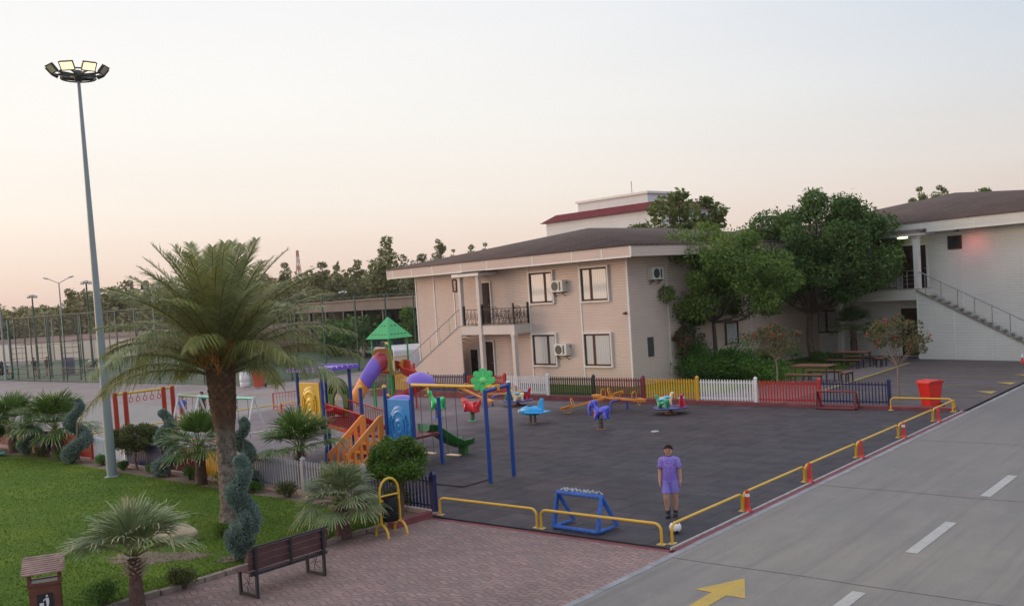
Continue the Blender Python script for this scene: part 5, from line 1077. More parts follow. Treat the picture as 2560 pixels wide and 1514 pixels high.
def tree(name, label, cat, base, fork_h, c, r, n, cr, per, lm, ln=.22, wd=.10, r0=.16, seed=1, group=None, bark=None, nl=9, bottom=-.75, flowers=0, lean=(0, 0)):
    R = rng(seed); t = thing(name, label, cat, base, 0, group)
    cen, rad = crown_clumps(R, c, r, n, cr, bottom)
    mb = MB(); idx = R.permutation(len(cen))[:nl]; limbs(mb, R, (0, 0, -.05), (lean[0], lean[1], fork_h), [cen[i] for i in idx], r0)
    mb.build('trunk', bark or M_bark, t)
    V, F = clump_leaves(R, cen, rad, per, ln, wd); link('crown', new_mesh('crown', V, F, lm, smooth=False), t)
    if flowers:
        top = [k for k in cen if k[2] > c[2]-.2*r[2]] or cen
        cs = [np.array(c)+(np.array(top[R.integers(len(top))])-np.array(c))*(1.12+.12*R.random()) for _ in range(flowers)]
        V, F = clump_leaves(R, cs, [(.07, .07, .10)]*len(cs), 16, .05, .04, .2); link('blossom', new_mesh('blossom', V, F, L_flow), t)
    return t
# the two broad trees in front of the buildings
tree('shade_tree', 'broad feathery green tree on a slender trunk at the side wall of the pink block', 'tree', (-14.3, 28.9, 0), 2.7, (-.05, 0, 4.75), (4.3, 3.8, 2.75), 84, .82, 480, L_big, .20, .07, .13, 4, 'broad shade trees', nl=20, bottom=-.75, lean=(-.1, 0))
tree('shade_tree', 'tallest darker shade tree, right of the lighter one, before the cream block', 'tree', (-12.4, 36.1, 0), 2.7, (.55, 0, 5.55), (4.4, 4.0, 3.6), 92, .88, 480, L_big2, .22, .085, .20, 8, 'broad shade trees', nl=16, bottom=-.8)
tree('leafy_tree', 'loose big leaved tree rising behind the roof of the pink block', 'tree', (-24.6, 44.0, 0), 5.5, (.2, 0, 8.0), (3.9, 3.2, 2.9), 50, .72, 100, L_yel, .34, .22, .2, 12, nl=22, bottom=-.7)
tree('shade_tree', 'small dark tree filling the gap below the broad light tree, against the pink side wall', 'tree', (-14.9, 27.6, 0), 1.2, (-.5, 0, 2.6), (1.3, 1.2, 1.5), 18, .55, 260, L_big2, .20, .06, .07, 15)
# crape myrtles
for i, (x, y, h, w_, lb, sd) in enumerate(((-15.0, 27.0, 2.5, 1.05, 'small pink flowering myrtle tree at the left end of the hedge', 31), (-9.02, 24.2, 2.65, 1.35, 'pink flowering myrtle tree behind the red fence panel', 33), (-2.55, 20.0, 3.0, 1.2, 'pink flowering myrtle tree left of the red wheeled bin', 37))):
    tree('flowering_tree', lb, 'tree', (x, y, 0), h*.47, (.08 if i == 2 else 0, 0, h*.73), (w_, w_*.9, h*.30), 26, .30, 90, L_myr, .11, .05, .045, sd, 'small pink flowering trees', M_bark2, 14, -.85, 34 if i < 2 else 26)
# hedge and small shrubs behind the fence
def shrub(name, label, cat, base, cl, per, lm, ln, wd, seed, group=None, z0=0):
    R = rng(seed); t = thing(name, label, cat, base, 0, group)
    V, F = clump_leaves(R, [c[:3] for c in cl], [c[3:6] for c in cl], per, ln, wd, .35); link('foliage', new_mesh('foliage', V, F, lm), t)
    mb = MB()
    for c in cl[:5]: mb.tube([(c[0]*.4, c[1]*.4, -.02), (c[0]*.8, c[1]*.8, c[2]*.6), (c[0], c[1], c[2])], [.03, .02, .008], 5)
    mb.build('stem', M_bark, t); return t
R = rng(77)
for k, (x, y, hh, nn, lb) in enumerate(((-17.3, 26.6, 1.05, 13, 'low left part of the hedge beside the pink block'), (-15.2, 27.6, 1.9, 16, 'tall rounded bush in the middle of the hedge'), (-12.9, 27.3, 1.35, 15, 'sloping right part of the hedge'), (-11.3, 26.8, .95, 11, 'low bush at the right end of the hedge'))):
    cl = [(R.normal()*.85, R.normal()*.5, hh*(.30+.42*R.random()), .75, .65, .52*hh/1.2) for _ in range(int(nn*1.5))]
    shrub('hedge_bush', lb, 'bush', (x, y, 0), cl, 520, L_hedge, .14, .05, 50+k, 'bushes of the green hedge')
for k, (x, y, lb) in enumerate(((-11.9, 35.6, 'low dark shrub at the cream wall, leftmost of three'), (-11.0, 35.0, 'low dark shrub at the cream wall between two others'), (-10.1, 34.9, 'low dark shrub beside the white column'))):
    shrub('small_shrub', lb, 'shrub', (x, y, 0), [(R.normal()*.25, R.normal()*.2, .28, .38, .35, .28) for _ in range(5)], 200, L_big2, .10, .05, 70+k, 'low shrubs at the cream wall')
tag(shrub('small_shrub', 'pale green shrub left of the dark tree trunk', 'shrub', (-12.9, 33.5, 0), [(R.normal()*.5, R.normal()*.3, .7, .45, .4, .4) for _ in range(7)], 220, leafmat('pale_shrub_leaf', (.04, .10, .035), (.09, .17, .07)), .12, .05, 79))
# round clipped trees on the lawn edge
def lollipop(label, base, h, rx, rz_, zc, seed, lm, n=34, r0=.035):
    R = rng(seed); t = thing('clipped_tree', label, 'tree', base, 0, 'round clipped small trees')
    cen = []; rad = []
    while len(cen) < n:
        u = R.normal(size=3); u /= np.linalg.norm(u)
        if u[2] < -.55: continue
        cen.append(np.array((0, 0, zc))+u*np.array((rx, rx, rz_))*(.80+.1*R.random())*(1 if u[2] > -.2 else .85)); k = .17+.05*R.random(); rad.append((k, k, k*.85))
    for _ in range(10): cen.append(np.array((0, 0, zc))+R.normal(size=3)*np.array((rx, rx, rz_))*.3); rad.append((.3, .3, .25))
    V, F = clump_leaves(R, cen, rad, 330, .052, .034, .3); link('crown', new_mesh('crown', V, F, lm), t)
    mb = MB(); limbs(mb, R, (0, 0, -.03), (.02, 0, zc-rz_*.7), cen[:7], r0); mb.build('trunk', mat('reddish_bark', (.14, .075, .05), .8, .3, 12, .5), t)
lollipop('round clipped glossy green tree on a thin trunk beside the yellow framed litter bin', (-6.55, -.33, 0), 1.75, .66, .60, 1.14, 5, L_round, 42)
lollipop('dark clipped round bush on a short trunk right of the floodlight mast', (-19.3, .62, 0), 1.35, .82, .42, .95, 6, L_bush, 40)
lollipop('dark round bush at the left edge of the lawn', (-29.9, .7, 0), 1.6, .65, .6, .95, 7, L_hedge, 34)
# spiral cypresses
def spiral(label, base, h, turns, seed, rh_=.23, rt=.24, ph=0, n=15000):
    R = rng(seed); t = thing('spiral_topiary', label, 'topiary', base, 0, 'spiral clipped cypresses')
    m = 90; tt = np.linspace(0, 1, m); ang = ph+2*PI*turns*tt; rr = rh_*(1-.55*tt); zc = .16+(h-.30)*tt
    P = np.c_[rr*np.cos(ang), rr*np.sin(ang), zc]; rad = rt*(1-.55*tt**1.3); rad[-1] *= .6
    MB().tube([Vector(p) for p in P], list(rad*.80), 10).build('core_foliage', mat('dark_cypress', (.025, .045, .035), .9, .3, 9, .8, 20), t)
    i = R.random(n)*(m-1); i0 = np.minimum(i.astype(int), m-2); f = (i-i0)[:, None]; c = P[i0]*(1-f)+P[i0+1]*f; rd = (rad[i0]*(1-f[:, 0])+rad[i0+1]*f[:, 0])
    u = R.normal(size=(n, 3)); tg = P[i0+1]-P[i0]; tg /= np.linalg.norm(tg, axis=1, keepdims=True); u -= tg*(u*tg).sum(1, keepdims=True); u /= np.linalg.norm(u, axis=1, keepdims=True)
    lump = 1+.10*np.sin(c[:, 2]*17+u[:, 0]*4)+.07*np.sin(u[:, 1]*9+c[:, 2]*31)
    C = c+u*(rd*lump*(.78+.30*R.random(n)**1.5))[:, None]; D = u*.9+R.normal(size=(n, 3))*.45+np.array([0, 0, .35])
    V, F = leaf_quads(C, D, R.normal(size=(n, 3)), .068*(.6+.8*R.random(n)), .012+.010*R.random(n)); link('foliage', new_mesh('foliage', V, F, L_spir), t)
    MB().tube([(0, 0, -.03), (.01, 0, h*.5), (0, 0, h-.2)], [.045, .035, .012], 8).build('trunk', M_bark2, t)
spiral('largest grey green spiral cypress on the lawn behind the bench', (-6.62, -4.28, 0), 2.12, 2.1, 1, .17, .23, 2.2, 26000)
spiral('spiral cypress partly hidden behind the date palm trunk', (-12.9, .1, 0), 2.0, 2.3, 2, .22, .22, .6, 14000)
spiral('spiral cypress between the clipped bush and the fan palm', (-17.2, .45, 0), 2.05, 2.0, 3, .26, .24, 3.6, 14000)
spiral('spiral cypress just left of the floodlight mast', (-22.9, .55, 0), 2.22, 1.85, 4, .33, .25, 3.2, 14000)
spiral('spiral cypress beside the light blue rag, leftmost of the spirals', (-26.9, .75, 0), 1.7, 1.8, 5, .28, .24, 2.6, 12000)
# small ground shrubs
sl_ = [(-6.30, -5.85, .26, 'small clipped shrub at the stone kerb behind the bench end', L_bush), (-6.55, -7.15, .30, 'low green shrub at the bottom edge beside the wooden bin', L_hedge), (-11.0, .0, .30, 'small bushy plant below the white fence panel', L_bush), (-8.0, -.1, .45, 'dark shrub behind the large fan palm', L_bush), (-7.2, -.05, .42, 'dark shrub between the big fan palm and the litter bin', L_bush),
       (-21.6, .7, .25, 'tuft of green plants at the foot of the spiral by the mast', L_hedge), (-18.2, .5, .22, 'low plant at the foot of the dark clipped bush', L_hedge), (-16.0, .4, .28, 'low green plant left of the fan palm near the date palm', L_hedge), (-13.8, .15, .34, 'green plant between the fan palm and the date palm trunk', L_hedge), (-24.3, .65, .30, 'green plant right of the fan palm, left of the mast', L_hedge), (-26.1, .7, .25, 'low dark plant between two leftmost palms', L_bush), (-8.9, -3.3, .20, 'grass tuft at the foot of the boulder', L_lawn), (-12.4, -.05, .22, 'tuft of leaves at the yellow fence post', L_hedge), (-19.9, .45, .2, 'weed tuft in the soil under the clipped bush', L_hedge)]
for k, (x, y, s, lb, lm) in enumerate(sl_):
    shrub('garden_plant', lb, 'plant', (x, y, 0), [(R.normal()*s*.45, R.normal()*s*.35, s*.75, s*.62, s*.62, s*.6) for _ in range(7)], 260, lm, .045+.02*s, .018, 90+k, 'small plants of the flower bed')
# --- fan palms
def fan_palm(label, base, ht, L_, seed, lm, nl=26, spread=1., r0=.10, tips=True, bare=.3):
    R = rng(seed); t = thing('fan_palm', label, 'palm', base, 0, 'fan palms of the lawn')
    mb = MB(); n = 16; k = 14; V = []
    for i in range(k):
        z = ht*i/(k-1); rr = r0*(1.25-.45*z/ht+.35*max(0, z/ht-.75)/.25*.5)*(1+.10*(i % 2))
        V += [(rr*math.cos(2*PI*j/n+i*.2)*(1+.06*R.normal()), rr*math.sin(2*PI*j/n+i*.2)*(1+.06*R.normal()), z-.03) for j in range(n)]
    mb.add(V, [(i*n+j, i*n+(j+1) % n, (i+1)*n+(j+1) % n, (i+1)*n+j) for i in range(k-1) for j in range(n)], True)
    mb.build('trunk', mat('palm_trunk', (.105, .060, .048), .9, .35, 14, .9, 30), t)
    q = MB()
    for i in range(46):                                           # cut leaf bases round the top
        a = i*2.4; z = ht*(1-bare*(i/46)); d = Vector((math.cos(a), math.sin(a), .55)); p = Vector((math.cos(a)*r0*1.0, math.sin(a)*r0*1.0, z-.05)); q.beam(p, p+d*(.07+.05*R.random()), .035, .012)
    q.build('leaf_bases', mat('pale_leaf_bases', (.34, .26, .19), .8, .3, 9), t)
    C4 = []; Fq = []; mi = []; pet = MB(); top = Vector((0, 0, ht))
    for i in range(nl):
        u = (i+.5)/nl; az = i*2.39996+R.normal()*.15; el = math.radians(84-100*u**.9*spread)+R.normal()*.17
        pl = L_*(.50+.10*R.random())*(.8+.4*u); d = Vector((math.cos(az)*math.cos(el), math.sin(az)*math.cos(el), math.sin(el)))
        hub = top+d*pl+Vector((0, 0, -.06*pl)); mid = top+d*pl*.5+Vector((0, 0, .03)); pet.tube([top+d*.05, mid, hub], [.014, .010, .007], 5)
        dd = (hub-mid).normalized(); side = dd.cross(Vector((0, 0, 1))); side = side.normalized() if side.length > .05 else Vector((1, 0, 0)); nn_ = side.cross(dd)
        ns = 26; fr = L_*(.60+.10*R.random())
        for s in range(ns):
            sw_ = 74+26*u; th = math.radians(-sw_+2*sw_*(s+.5)/ns); sd = dd*math.cos(th)+side*math.sin(th); f_ = fr*(.72+.28*math.cos(th*.8))*(.84+.30*R.random())
            fold = nn_*(.05*fr*(1 if s % 2 else -1)); w_ = f_*math.tan(math.radians(190/ns/2))*.62
            pr = sd.cross(nn_).normalized(); p0 = hub; p1 = hub+sd*f_*.55+fold*.3+nn_*f_*.06; droop = Vector((0, 0, -f_*(.03+.16*u*u+.05*R.random()))); p2 = hub+sd*f_*.86+droop*.5; p3 = hub+sd*f_*(.86+.22*R.random())+droop*(.4+1.6*R.random())+pr*R.normal()*.03
            b = len(C4); C4 += [p0-pr*.006, p0+pr*.006, p1+pr*w_*.75, p1-pr*w_*.75, p2+pr*w_*.42, p2-pr*w_*.42, p3+pr*w_*.05, p3-pr*w_*.05]
            Fq += [(b, b+1, b+2, b+3), (b+3, b+2, b+4, b+5), (b+5, b+4, b+6, b+7)]; mi += [0, 0, 1 if tips and R.random() < .55 else 0]
    me = new_mesh('fronds', [tuple(v) for v in C4], np.array(Fq), [lm, L_tan], mi); link('fronds', me, t)
    pet.build('leaf_stalks', mat('leaf_stalk', (.13, .14, .04), .6, .2, 9), t)
    # hanging dead leaves
    V, F = [], []
    return t
fan_palm('front fan palm with frayed pale tips at the bottom left, beside the wooden bin', (-5.86, -6.89, 0), .84, .98, 1, L_fan, 23, .68, .10)
fan_palm('large bushy fan palm with a stout trunk between bench and litter bin', (-6.38, -2.12, 0), .70, .84, 2, L_fan, 38, .92, .13, bare=.45)
fan_palm('fan palm behind the white fence panel, left of the orange stairs', (-12.35, 1.5, 0), .85, 1.15, 3, L_fang, 26, .85, .10)
fan_palm('fan palm just left of the date palm trunk', (-14.94, .08, 0), 1.0, 1.08, 4, L_fang, 28, .95, .13)
fan_palm('fan palm between the two left spiral cypresses', (-25.2, .9, 0), .95, 1.45, 5, L_fang, 28, .88, .15)
fan_palm('fan palm near the left edge of the photo', (-28.55, .85, 0), .95, 1.35, 6, L_fang, 28, .9, .15)
fan_palm('small palm with orange brown trunk behind the farther picnic table', (-10.5, 37.2, 0), 1.7, 1.3, 7, L_big2, 22, 1.05, .16)
fan_palm('palm leaves at the foot of the dark shade tree behind the nearer picnic table', (-10.9, 27.6, 0), .5, .9, 8, L_fang, 18, .8, .1)
# --- date palm
def date_palm():
    R = rng(42); t = thing('date_palm', 'tall date palm with arching grey green fronds and orange fruit on the lawn', 'palm', (-9.57, -2.58, 0))
    ht = 3.62; n = 22; k = 60; V = []
    for i in range(k):
        z = -.05+(ht+.05)*i/(k-1); f = z/ht; rr = .235-.07*min(1, max(0, f)/.25)+.0*f; rr = .262-.068*min(1, f/.14)+.010*math.sin(f*9)
        rr += .078*max(0, (f-.60)/.40)**.8*(1-.25*max(0, (f-.9)/.1))
        for j in range(n):
            a = 2*PI*j/n; s = .045*abs(math.sin(i*.9+(j % 2)*1.4)) if f > .6 else .028*abs(math.sin(i*1.3+(j % 2)*1.6)); V.append((rr*math.cos(a)*(1+s/rr*1.)+R.normal()*.004, rr*math.sin(a)*(1+s/rr)+R.normal()*.004, z))
    mb = MB().add(V, [(i*n+j, i*n+(j+1) % n, (i+1)*n+(j+1) % n, (i+1)*n+j) for i in range(k-1) for j in range(n)], True)
    m, n_, l_, b_ = nodes_mat('date_palm_bark'); tcn = n_.new('ShaderNodeTexCoord'); sp = n_.new('ShaderNodeSeparateXYZ'); l_(tcn.outputs['Object'], sp.inputs[0])
    nz_ = noise(n_, l_, tcn.outputs['Object'], 9, 6, .7); c = mixc(n_, l_, mrange(n_, l_, nz_, .38, .62), (.075, .058, .05), (.26, .215, .175))
    c = mixc(n_, l_, mrange(n_, l_, mathn(n_, l_, 'MULTIPLY_ADD', nz_, .5, sp.outputs[2]), 2.2, 2.6), c, mixc(n_, l_, nz_, (.05, .025, .018), (.16, .085, .05)))
    l_(c, b_.inputs['Base Color']); b_.inputs['Roughness'].default_value = .95; bumpn(n_, l_, nz_, 1., .04, b_)
    mb.build('trunk', m, t)
    q = MB()
    for i in range(150):                                          # leaf boots
        a = i*2.39996; f = i/150; z = 2.35+1.2*f; rr = .23+.06*f; o = Vector((math.cos(a), math.sin(a), 0)); p = Vector((o.x*rr*.85, o.y*rr*.85, z)); q.beam(p, p+o*.07+Vector((0, 0, .17+.06*R.random())), .10, .045, upv=tuple(o))
    q.build('leaf_bases', mat('brown_leaf_bases', (.13, .068, .04), .9, .4, 7, .6, 30), t)
    nf = 70; V = []; F = []; mi = []; rach = MB(); top = Vector((0, 0, ht-.02))
    for i in range(nf):
        u = (i+.5)/nf; az = i*2.39996+R.normal()*.12; e0 = math.radians(89-66*u**.85)+R.normal()*.05; Lf = (2.62+.42*min(1, u*2.2))*(.93+.12*R.random())
        dv = abs((az-math.atan2(CY+2.58, CX+9.57)+PI) % (2*PI)-PI)
        if dv < .8 and u > .55: e0 += .42
        bend = math.radians(24+58*u)*(.85+.3*R.random()); ns = 22; p = top+Vector((math.cos(az), math.sin(az), 0))*.14*(1-abs(math.sin(e0))*.5)+Vector((0, 0, .1-.45*u)); pts = [p.copy()]; tw = R.normal()*.25
        for s in range(ns):
            f = (s+.5)/ns; e = e0-bend*f**1.35; az2 = az+tw*f*f; d = Vector((math.cos(az2)*math.cos(e), math.sin(az2)*math.cos(e), math.sin(e))); p = p+d*(Lf/ns); pts.append(p.copy())
        rach.tube([pts[j] for j in range(0, ns+1, 3)]+[pts[-1]], [.028*(1-.85*j/9) for j in range(len(range(0, ns+1, 3))+1)], 5)
        old = R.random() < .15+.55*u
        nL = 150
        for j in range(nL):
            f = .12+.88*(j+.5)/nL; x = f*ns; a = min(int(x), ns-1); q_ = pts[a].lerp(pts[a+1], x-a); d = (pts[a+1]-pts[a]).normalized()
            sd = d.cross(Vector((0, 0, 1))); sd = sd.normalized() if sd.length > .05 else Vector((-math.sin(az), math.cos(az), 0)); up_ = sd.cross(d)
            sg = 1 if j % 2 else -1; ll_ = .50*(math.sin(PI*min(.97, f*.80+.14))**.7)*(.85+.3*R.random()); fw = .55+.55*f
            dr = (sd*sg*1.0+d*fw+up_*(.38-.45*u+R.normal()*.16)).normalized(); tip = q_+dr*ll_+Vector((0, 0, -ll_*(.08+.50*u))); wv = dr.cross(up_).normalized()*.0125
            m_ = q_+dr*ll_*.45; b = len(V); V += [q_-wv*.6, q_+wv*.6, m_+wv, m_-wv, tip+wv*.12, tip-wv*.12]; F += [(b, b+1, b+2, b+3), (b+3, b+2, b+4, b+5)]; mi += [int(old)]*2
    link('fronds', new_mesh('fronds', [tuple(v) for v in V], np.array(F), [L_date, L_date2], mi), t); rach.build('frond_ribs', mat('frond_rib', (.17, .15, .06), .5, .2, 6), t)
    fr = mat('orange_dates', (.50, .17, .03), .5, .3, 12)
    for i, (a, dd) in enumerate(((2.9, .1), (3.6, .0), (4.3, .06), (4.9, -.02), (5.5, .1), (6.1, .0), (2.2, .1), (1.2, 0))):
        q = MB(); o = Vector((math.cos(a), math.sin(a), 0)); st = Vector((0, 0, ht+.22))+o*.2
        for k in range(26):
            o2 = (o+Vector((R.normal()*.28, R.normal()*.28, 0))); e_ = st+o2*(.22+.14*R.random())+Vector((0, 0, .34-.34*R.random()-dd)); m_ = st+o2*.15+Vector((0, 0, .36-dd)); e2 = e_+Vector((R.normal()*.03, R.normal()*.03, -.30*R.random()-.1)); q.tube([st, m_, e_, e2], [.008, .005, .004, .003], 4)
            for s in range(7): c = e_.lerp(e2, s/6); q.ball((c.x+R.normal()*.012, c.y+R.normal()*.012, c.z), (.013, .013, .019), 6, 4)
        q.build('fruit_bunch', fr, t)
date_palm()
# --- background trees
def far_tree(label, px, ytop, wpx, dist, seed, lm=L_far, slim=1., base=0, grp='trees beyond the sports court', bottom=.30, n=16, name='eucalyptus_tree'):
    b = WD(px, 800, dist); zt = WD(px, ytop-6, dist).z; wd_ = wpx/2432*dist; h = zt-base
    zc = base+h*(.5+bottom/2); r = (wd_/2, wd_/2, h*(1-bottom)/2); k = min(r[0], r[2])*.42
    return tree(name, label, 'tree', (b.x, b.y, base), h*bottom*.9, (0, 0, zc-base), r, n, k, 150, lm, k*.42, k*.20, .12+h*.012, seed, grp, M_bark2, 8, -1.)
FT = [(980, 597, 78, 100, 'tallest far eucalyptus left of the pink block roof', 26, .25), (1108, 603, 36, 95, 'slim eucalyptus top standing over the pink block roof', 20, .5), (1065, 640, 60, 100, 'low bushy tree top behind the left end of the pink roof', 20, .4), (815, 660, 62, 110, 'rounded eucalyptus right of the grey dome', 20, .2), (850, 668, 44, 112, 'dark narrow eucalyptus beside the rounded one right of the dome', 16, .2), (905, 655, 50, 110, 'pale eucalyptus between the dome trees and the tallest one', 20, .2), (885, 675, 40, 115, 'thin pale tree left of the centre eucalyptus', 14, .2), (935, 668, 34, 112, 'thin dark tree just left of the tallest eucalyptus', 12, .2), (722, 662, 46, 115, 'rounded tree left of the grey dome', 18, .2), (1190, 618, 40, 110, 'pale tree top over the middle of the pink roof', 18, .6), (1225, 612, 30, 110, 'small pale tree top over the pink roof, rightmost', 16, .6), (1145, 628, 26, 108, 'little tree top between two others over the pink roof', 14, .6),
      (333, 706, 36, 120, 'narrow dark tree left of the palm crown', 14, .1), (372, 706, 30, 125, 'small tree behind the far floodlights', 12, .1), (300, 735, 50, 125, 'low tree right of the mast, left of the narrow dark tree', 14, .1), (430, 720, 60, 125, 'broad low tree behind the left fronds of the date palm', 16, .1), (180, 728, 56, 120, 'brownish tree right of the double street lamp', 16, .1), (215, 748, 50, 125, 'low brownish tree touching the mast', 12, .1), (135, 776, 40, 150, 'small tree at the foot of the double street lamp', 10, .1), (255, 752, 40, 130, 'low tree just right of the mast', 12, .1), (60, 772, 50, 190, 'low tree on the skyline near the left edge', 12, 0), (15, 782, 60, 180, 'tree on the skyline at the left edge', 12, 0), (100, 782, 40, 190, 'low tree between the skyline trees on the left', 10, 0), (500, 700, 60, 125, 'tree hidden behind the middle of the date palm crown', 14, .1), (600, 690, 70, 125, 'tree behind the right half of the date palm crown', 14, .1), (670, 690, 50, 120, 'tree seen between palm fronds left of the rounded tree', 14, .1),
      (2312, 472, 36, 85, 'pale tree top over the cream roof, left one', 22, .7), (2362, 468, 36, 85, 'pale tree top over the cream roof, beside another', 24, .7), (2475, 476, 62, 90, 'dark low tree top over the right end of the cream roof', 20, .7), (1020, 772, 66, 76, 'round green bush tree behind the play tower roof', 18, .0)]
for k, (px, yt, wp, d, lb, n, bt) in enumerate(FT):
    far_tree(lb, px, yt, wp*1.3, d+(34 if 12 <= k < 23 else 0), 200+k, L_far if k < 12 else (L_yel if k in (26, 27) else L_far2 if k < 26 else L_big), bottom=bt, n=n, name='eucalyptus_tree' if k < 12 else 'far_tree')
# far wood that reads as one mass
R = rng(300); cen = []; rad = []
for k in range(760):
    px = -150+1250*R.random(); d = (152 if px < 520 else 125)+70*R.random(); p = WD(px, 800, d); z = .5+6.0*R.random() if px < 200 else .8+(8.2 if px < 520 else 7.4)*R.random(); cen.append((p.x, p.y, z)); rad.append((2.2, 2.2, 1.6))
V, F = clump_leaves(R, cen, rad, 90, .9, .45, .3); tag(link('far_wood', new_mesh('far_wood', V, F, L_far2)), kind='stuff')
cen = []; rad = []
for k in range(60):
    px = 820+300*R.random(); p = WD(px, 800, 84+10*R.random()); cen.append((p.x, p.y, 1.0+1.6*R.random())); rad.append((1.5, 1.5, 1.2))
V, F = clump_leaves(R, cen, rad, 200, .5, .25, .3); tag(link('far_wood', new_mesh('far_wood', V, F, L_big2)), kind='stuff')
# ================================================================== masts, court, distance
M_galv = mat('galvanised_steel', (.25, .29, .31), .45, .08, 1.5, metal=.35); M_fix = mat('floodlight_housing', (.045, .038, .035), .5, .1)
t = thing('floodlight_mast', 'tall grey steel floodlight mast with a ring of lamps, standing on the lawn', 'floodlight mast', (-18.96, -.39, 0))
MB().tube([(0, 0, 0), (0, 0, 11.85)], [.150, .045], 24).build('pole', M_galv, t)
MB().lathe([(.25, .0), (.25, .02), (.16, .03)], 4).build('base_plate', M_galv, t)
q = MB().lathe([(.09, 11.7), (.12, 11.75), (.12, 12.0), (.05, 12.02)], 14)
for z_ in (11.78, 11.98): q.tube([(.48*math.cos(a), .48*math.sin(a), z_) for a in np.linspace(0, 2*PI, 25)], .022, 6, cap=False)
for k in range(8):
    a = k*PI/4; q.beam((0, 0, 11.88), (.62*math.cos(a), .62*math.sin(a), 11.92), .045)
q.build('lamp_ring', M_fix, t)
view = math.atan2(CY+.39, CX+18.96)
for k in range(8):
    a = view+.42+(k-.0)*PI/4; o = Vector((math.cos(a), math.sin(a), 0)); tilt = math.radians(40)
    T = Matrix.Translation(o*.74+Vector((0, 0, 12.0))) @ Matrix.Rotation(a, 4, 'Z') @ Matrix.Rotation(tilt, 4, 'Y') @ Matrix.Scale(.62, 4)
    h = MB().box(-.05, .05, -.31, .31, -.21, .21, T).box(.05, .075, -.33, .33, -.23, -.19, T).box(.05, .075, -.33, .33, .19, .23, T).box(.05, .075, -.33, -.29, -.19, .19, T).box(.05, .075, .29, .33, -.19, .19, T).build('floodlight', M_fix, t)
    lit = k in (0, 7)
    MB().box(.051, .060, -.285, .285, -.185, .185, T).build('lens', mat('lit_floodlight_lens', (1, .9, .7), .3, emit=((1, .80, .40), 1.45)) if lit else mat('dim_lens', (.45, .42, .38), .2), h)
    MB().beam(o*.55+Vector((0, 0, 11.92)), o*.64+Vector((0, 0, 11.95)), .03).build('bracket', M_fix, h)
# sports court cage
M_post = mat('dark_green_steel', (.018, .065, .058), .5, .15); M_wire = m_mesh('green_fence_wire', (.02, .05, .045), .11, .055); M_wire2 = m_mesh('close_green_wire', (.03, .05, .045), .05, .12)
def cage(label, p0, p1, h, step, rails, low=1.1, wire=True, grp='sections of the sports court fence'):
    p0, p1 = Vector((*p0, 0)), Vector((*p1, 0)); L_ = (p1-p0).length; a = math.atan2(p1.y-p0.y, p1.x-p0.x); t = thing('court_fence', label, 'fence', p0, a, grp); n = max(1, round(L_/step))
    for i in range(n+1): MB().box(i*L_/n-.04, i*L_/n+.04, -.04, .04, 0, h).build('post', M_post, t)
    q = MB()
    for z_ in rails: q.box(.04, L_-.04, -.022, .022, z_-.02, z_+.02)
    q.build('rail', M_post, t)
    if not wire: return
    MB().quad((0, .03, low), (L_, .03, low), (L_, .03, h), (0, .03, h)).build('wire_mesh', M_wire, t); MB().quad((0, .034, .08), (L_, .034, .08), (L_, .034, low), (0, .034, low)).build('close_mesh', M_wire2, t)
cage('left end section of the green sports court fence', (-76.0, 21.5), (-64, 21.3), 5.3, 3., (.1, 1.1, 3.0, 5.28))
cage('second section of the sports court fence from the left', (-64, 21.3), (-53, 21.1), 5.3, 2.75, (.1, 1.1, 3.6, 5.28))
cage('section of the sports court fence behind the date palm', (-53, 21.1), (-41.7, 20.9), 5.3, 2.8, (.1, 1.1, 2.2, 5.28))
cage('long side of the sports court fence receding behind the play towers', (-41.7, 20.9), (-43.5, 48), 5.3, 3., (.1, 1.1, 5.28))
cage('far long side of the sports court fence at the left', (-76, 21.5), (-79, 48), 5.3, 3., (.1, 1.1, 3.0, 5.28), wire=False)
cage('far end of the sports court fence under the long roof', (-79, 48), (-43.5, 48), 5.3, 3., (1.1, 3.0, 5.28), wire=False)
def ladder(label, px, py, h, w_=.6):
    p = W(px, py); t = thing('steel_ladder_tower', label, 'ladder', (p.x, p.y, 0), math.radians(40), 'ladders at the court floodlights')
    for x in (-w_/2, w_/2): MB().box(x-.05, x+.05, -.05, .05, 0, h).build('upright', M_post, t)
    q = MB()
    for k in range(int(h/.45)): q.box(-w_/2, w_/2, -.02, .02, .4+k*.45-.02, .4+k*.45+.02)
    q.build('rung', M_post, t)
ladder('green ladder tower at the leftmost court post', 52, 946, 5.2, 1.3); ladder('green ladder tower behind the pole with three small lamps', 116, 946, 4.9, 1.1); ladder('green ladder tower left of the floodlight mast', 182, 950, 5.2, 1.4)
def fixture(par, T):
    h = MB().box(-.28, .28, -.08, .05, -.2, .2, T).build('floodlight', M_fix, par); MB().box(-.24, .24, -.09, -.081, -.16, .16, T).build('lens', mat('dim_lens', (.45, .42, .38), .2), h)
for px, py, h, lb in ((98, 945, 7.0, 'dark pole with three small floodlights above the court fence'), (236, 950, 7.6, 'dark pole with a small floodlight right beside the big mast'), (862, 930, 5.8, 'dark court pole with floodlights between the far trees')):
    p = W(px, py) if px < 800 else WD(862, 800, 96); t = thing('court_floodlight', lb, 'floodlight', (p.x, p.y, 0), .9, 'small floodlight poles of the court')
    MB().tube([(0, 0, 0), (0, 0, h)], [.10, .06], 8).build('pole', M_post, t)
    for k in (-1, 0, 1): fixture(t, Matrix.Translation((k*.26, 0, h-.05-abs(k)*.06+.12)) @ Matrix.Rotation(k*.6, 4, 'Z') @ Matrix.Rotation(-.5, 4, 'X') @ Matrix.Scale(.55, 4))
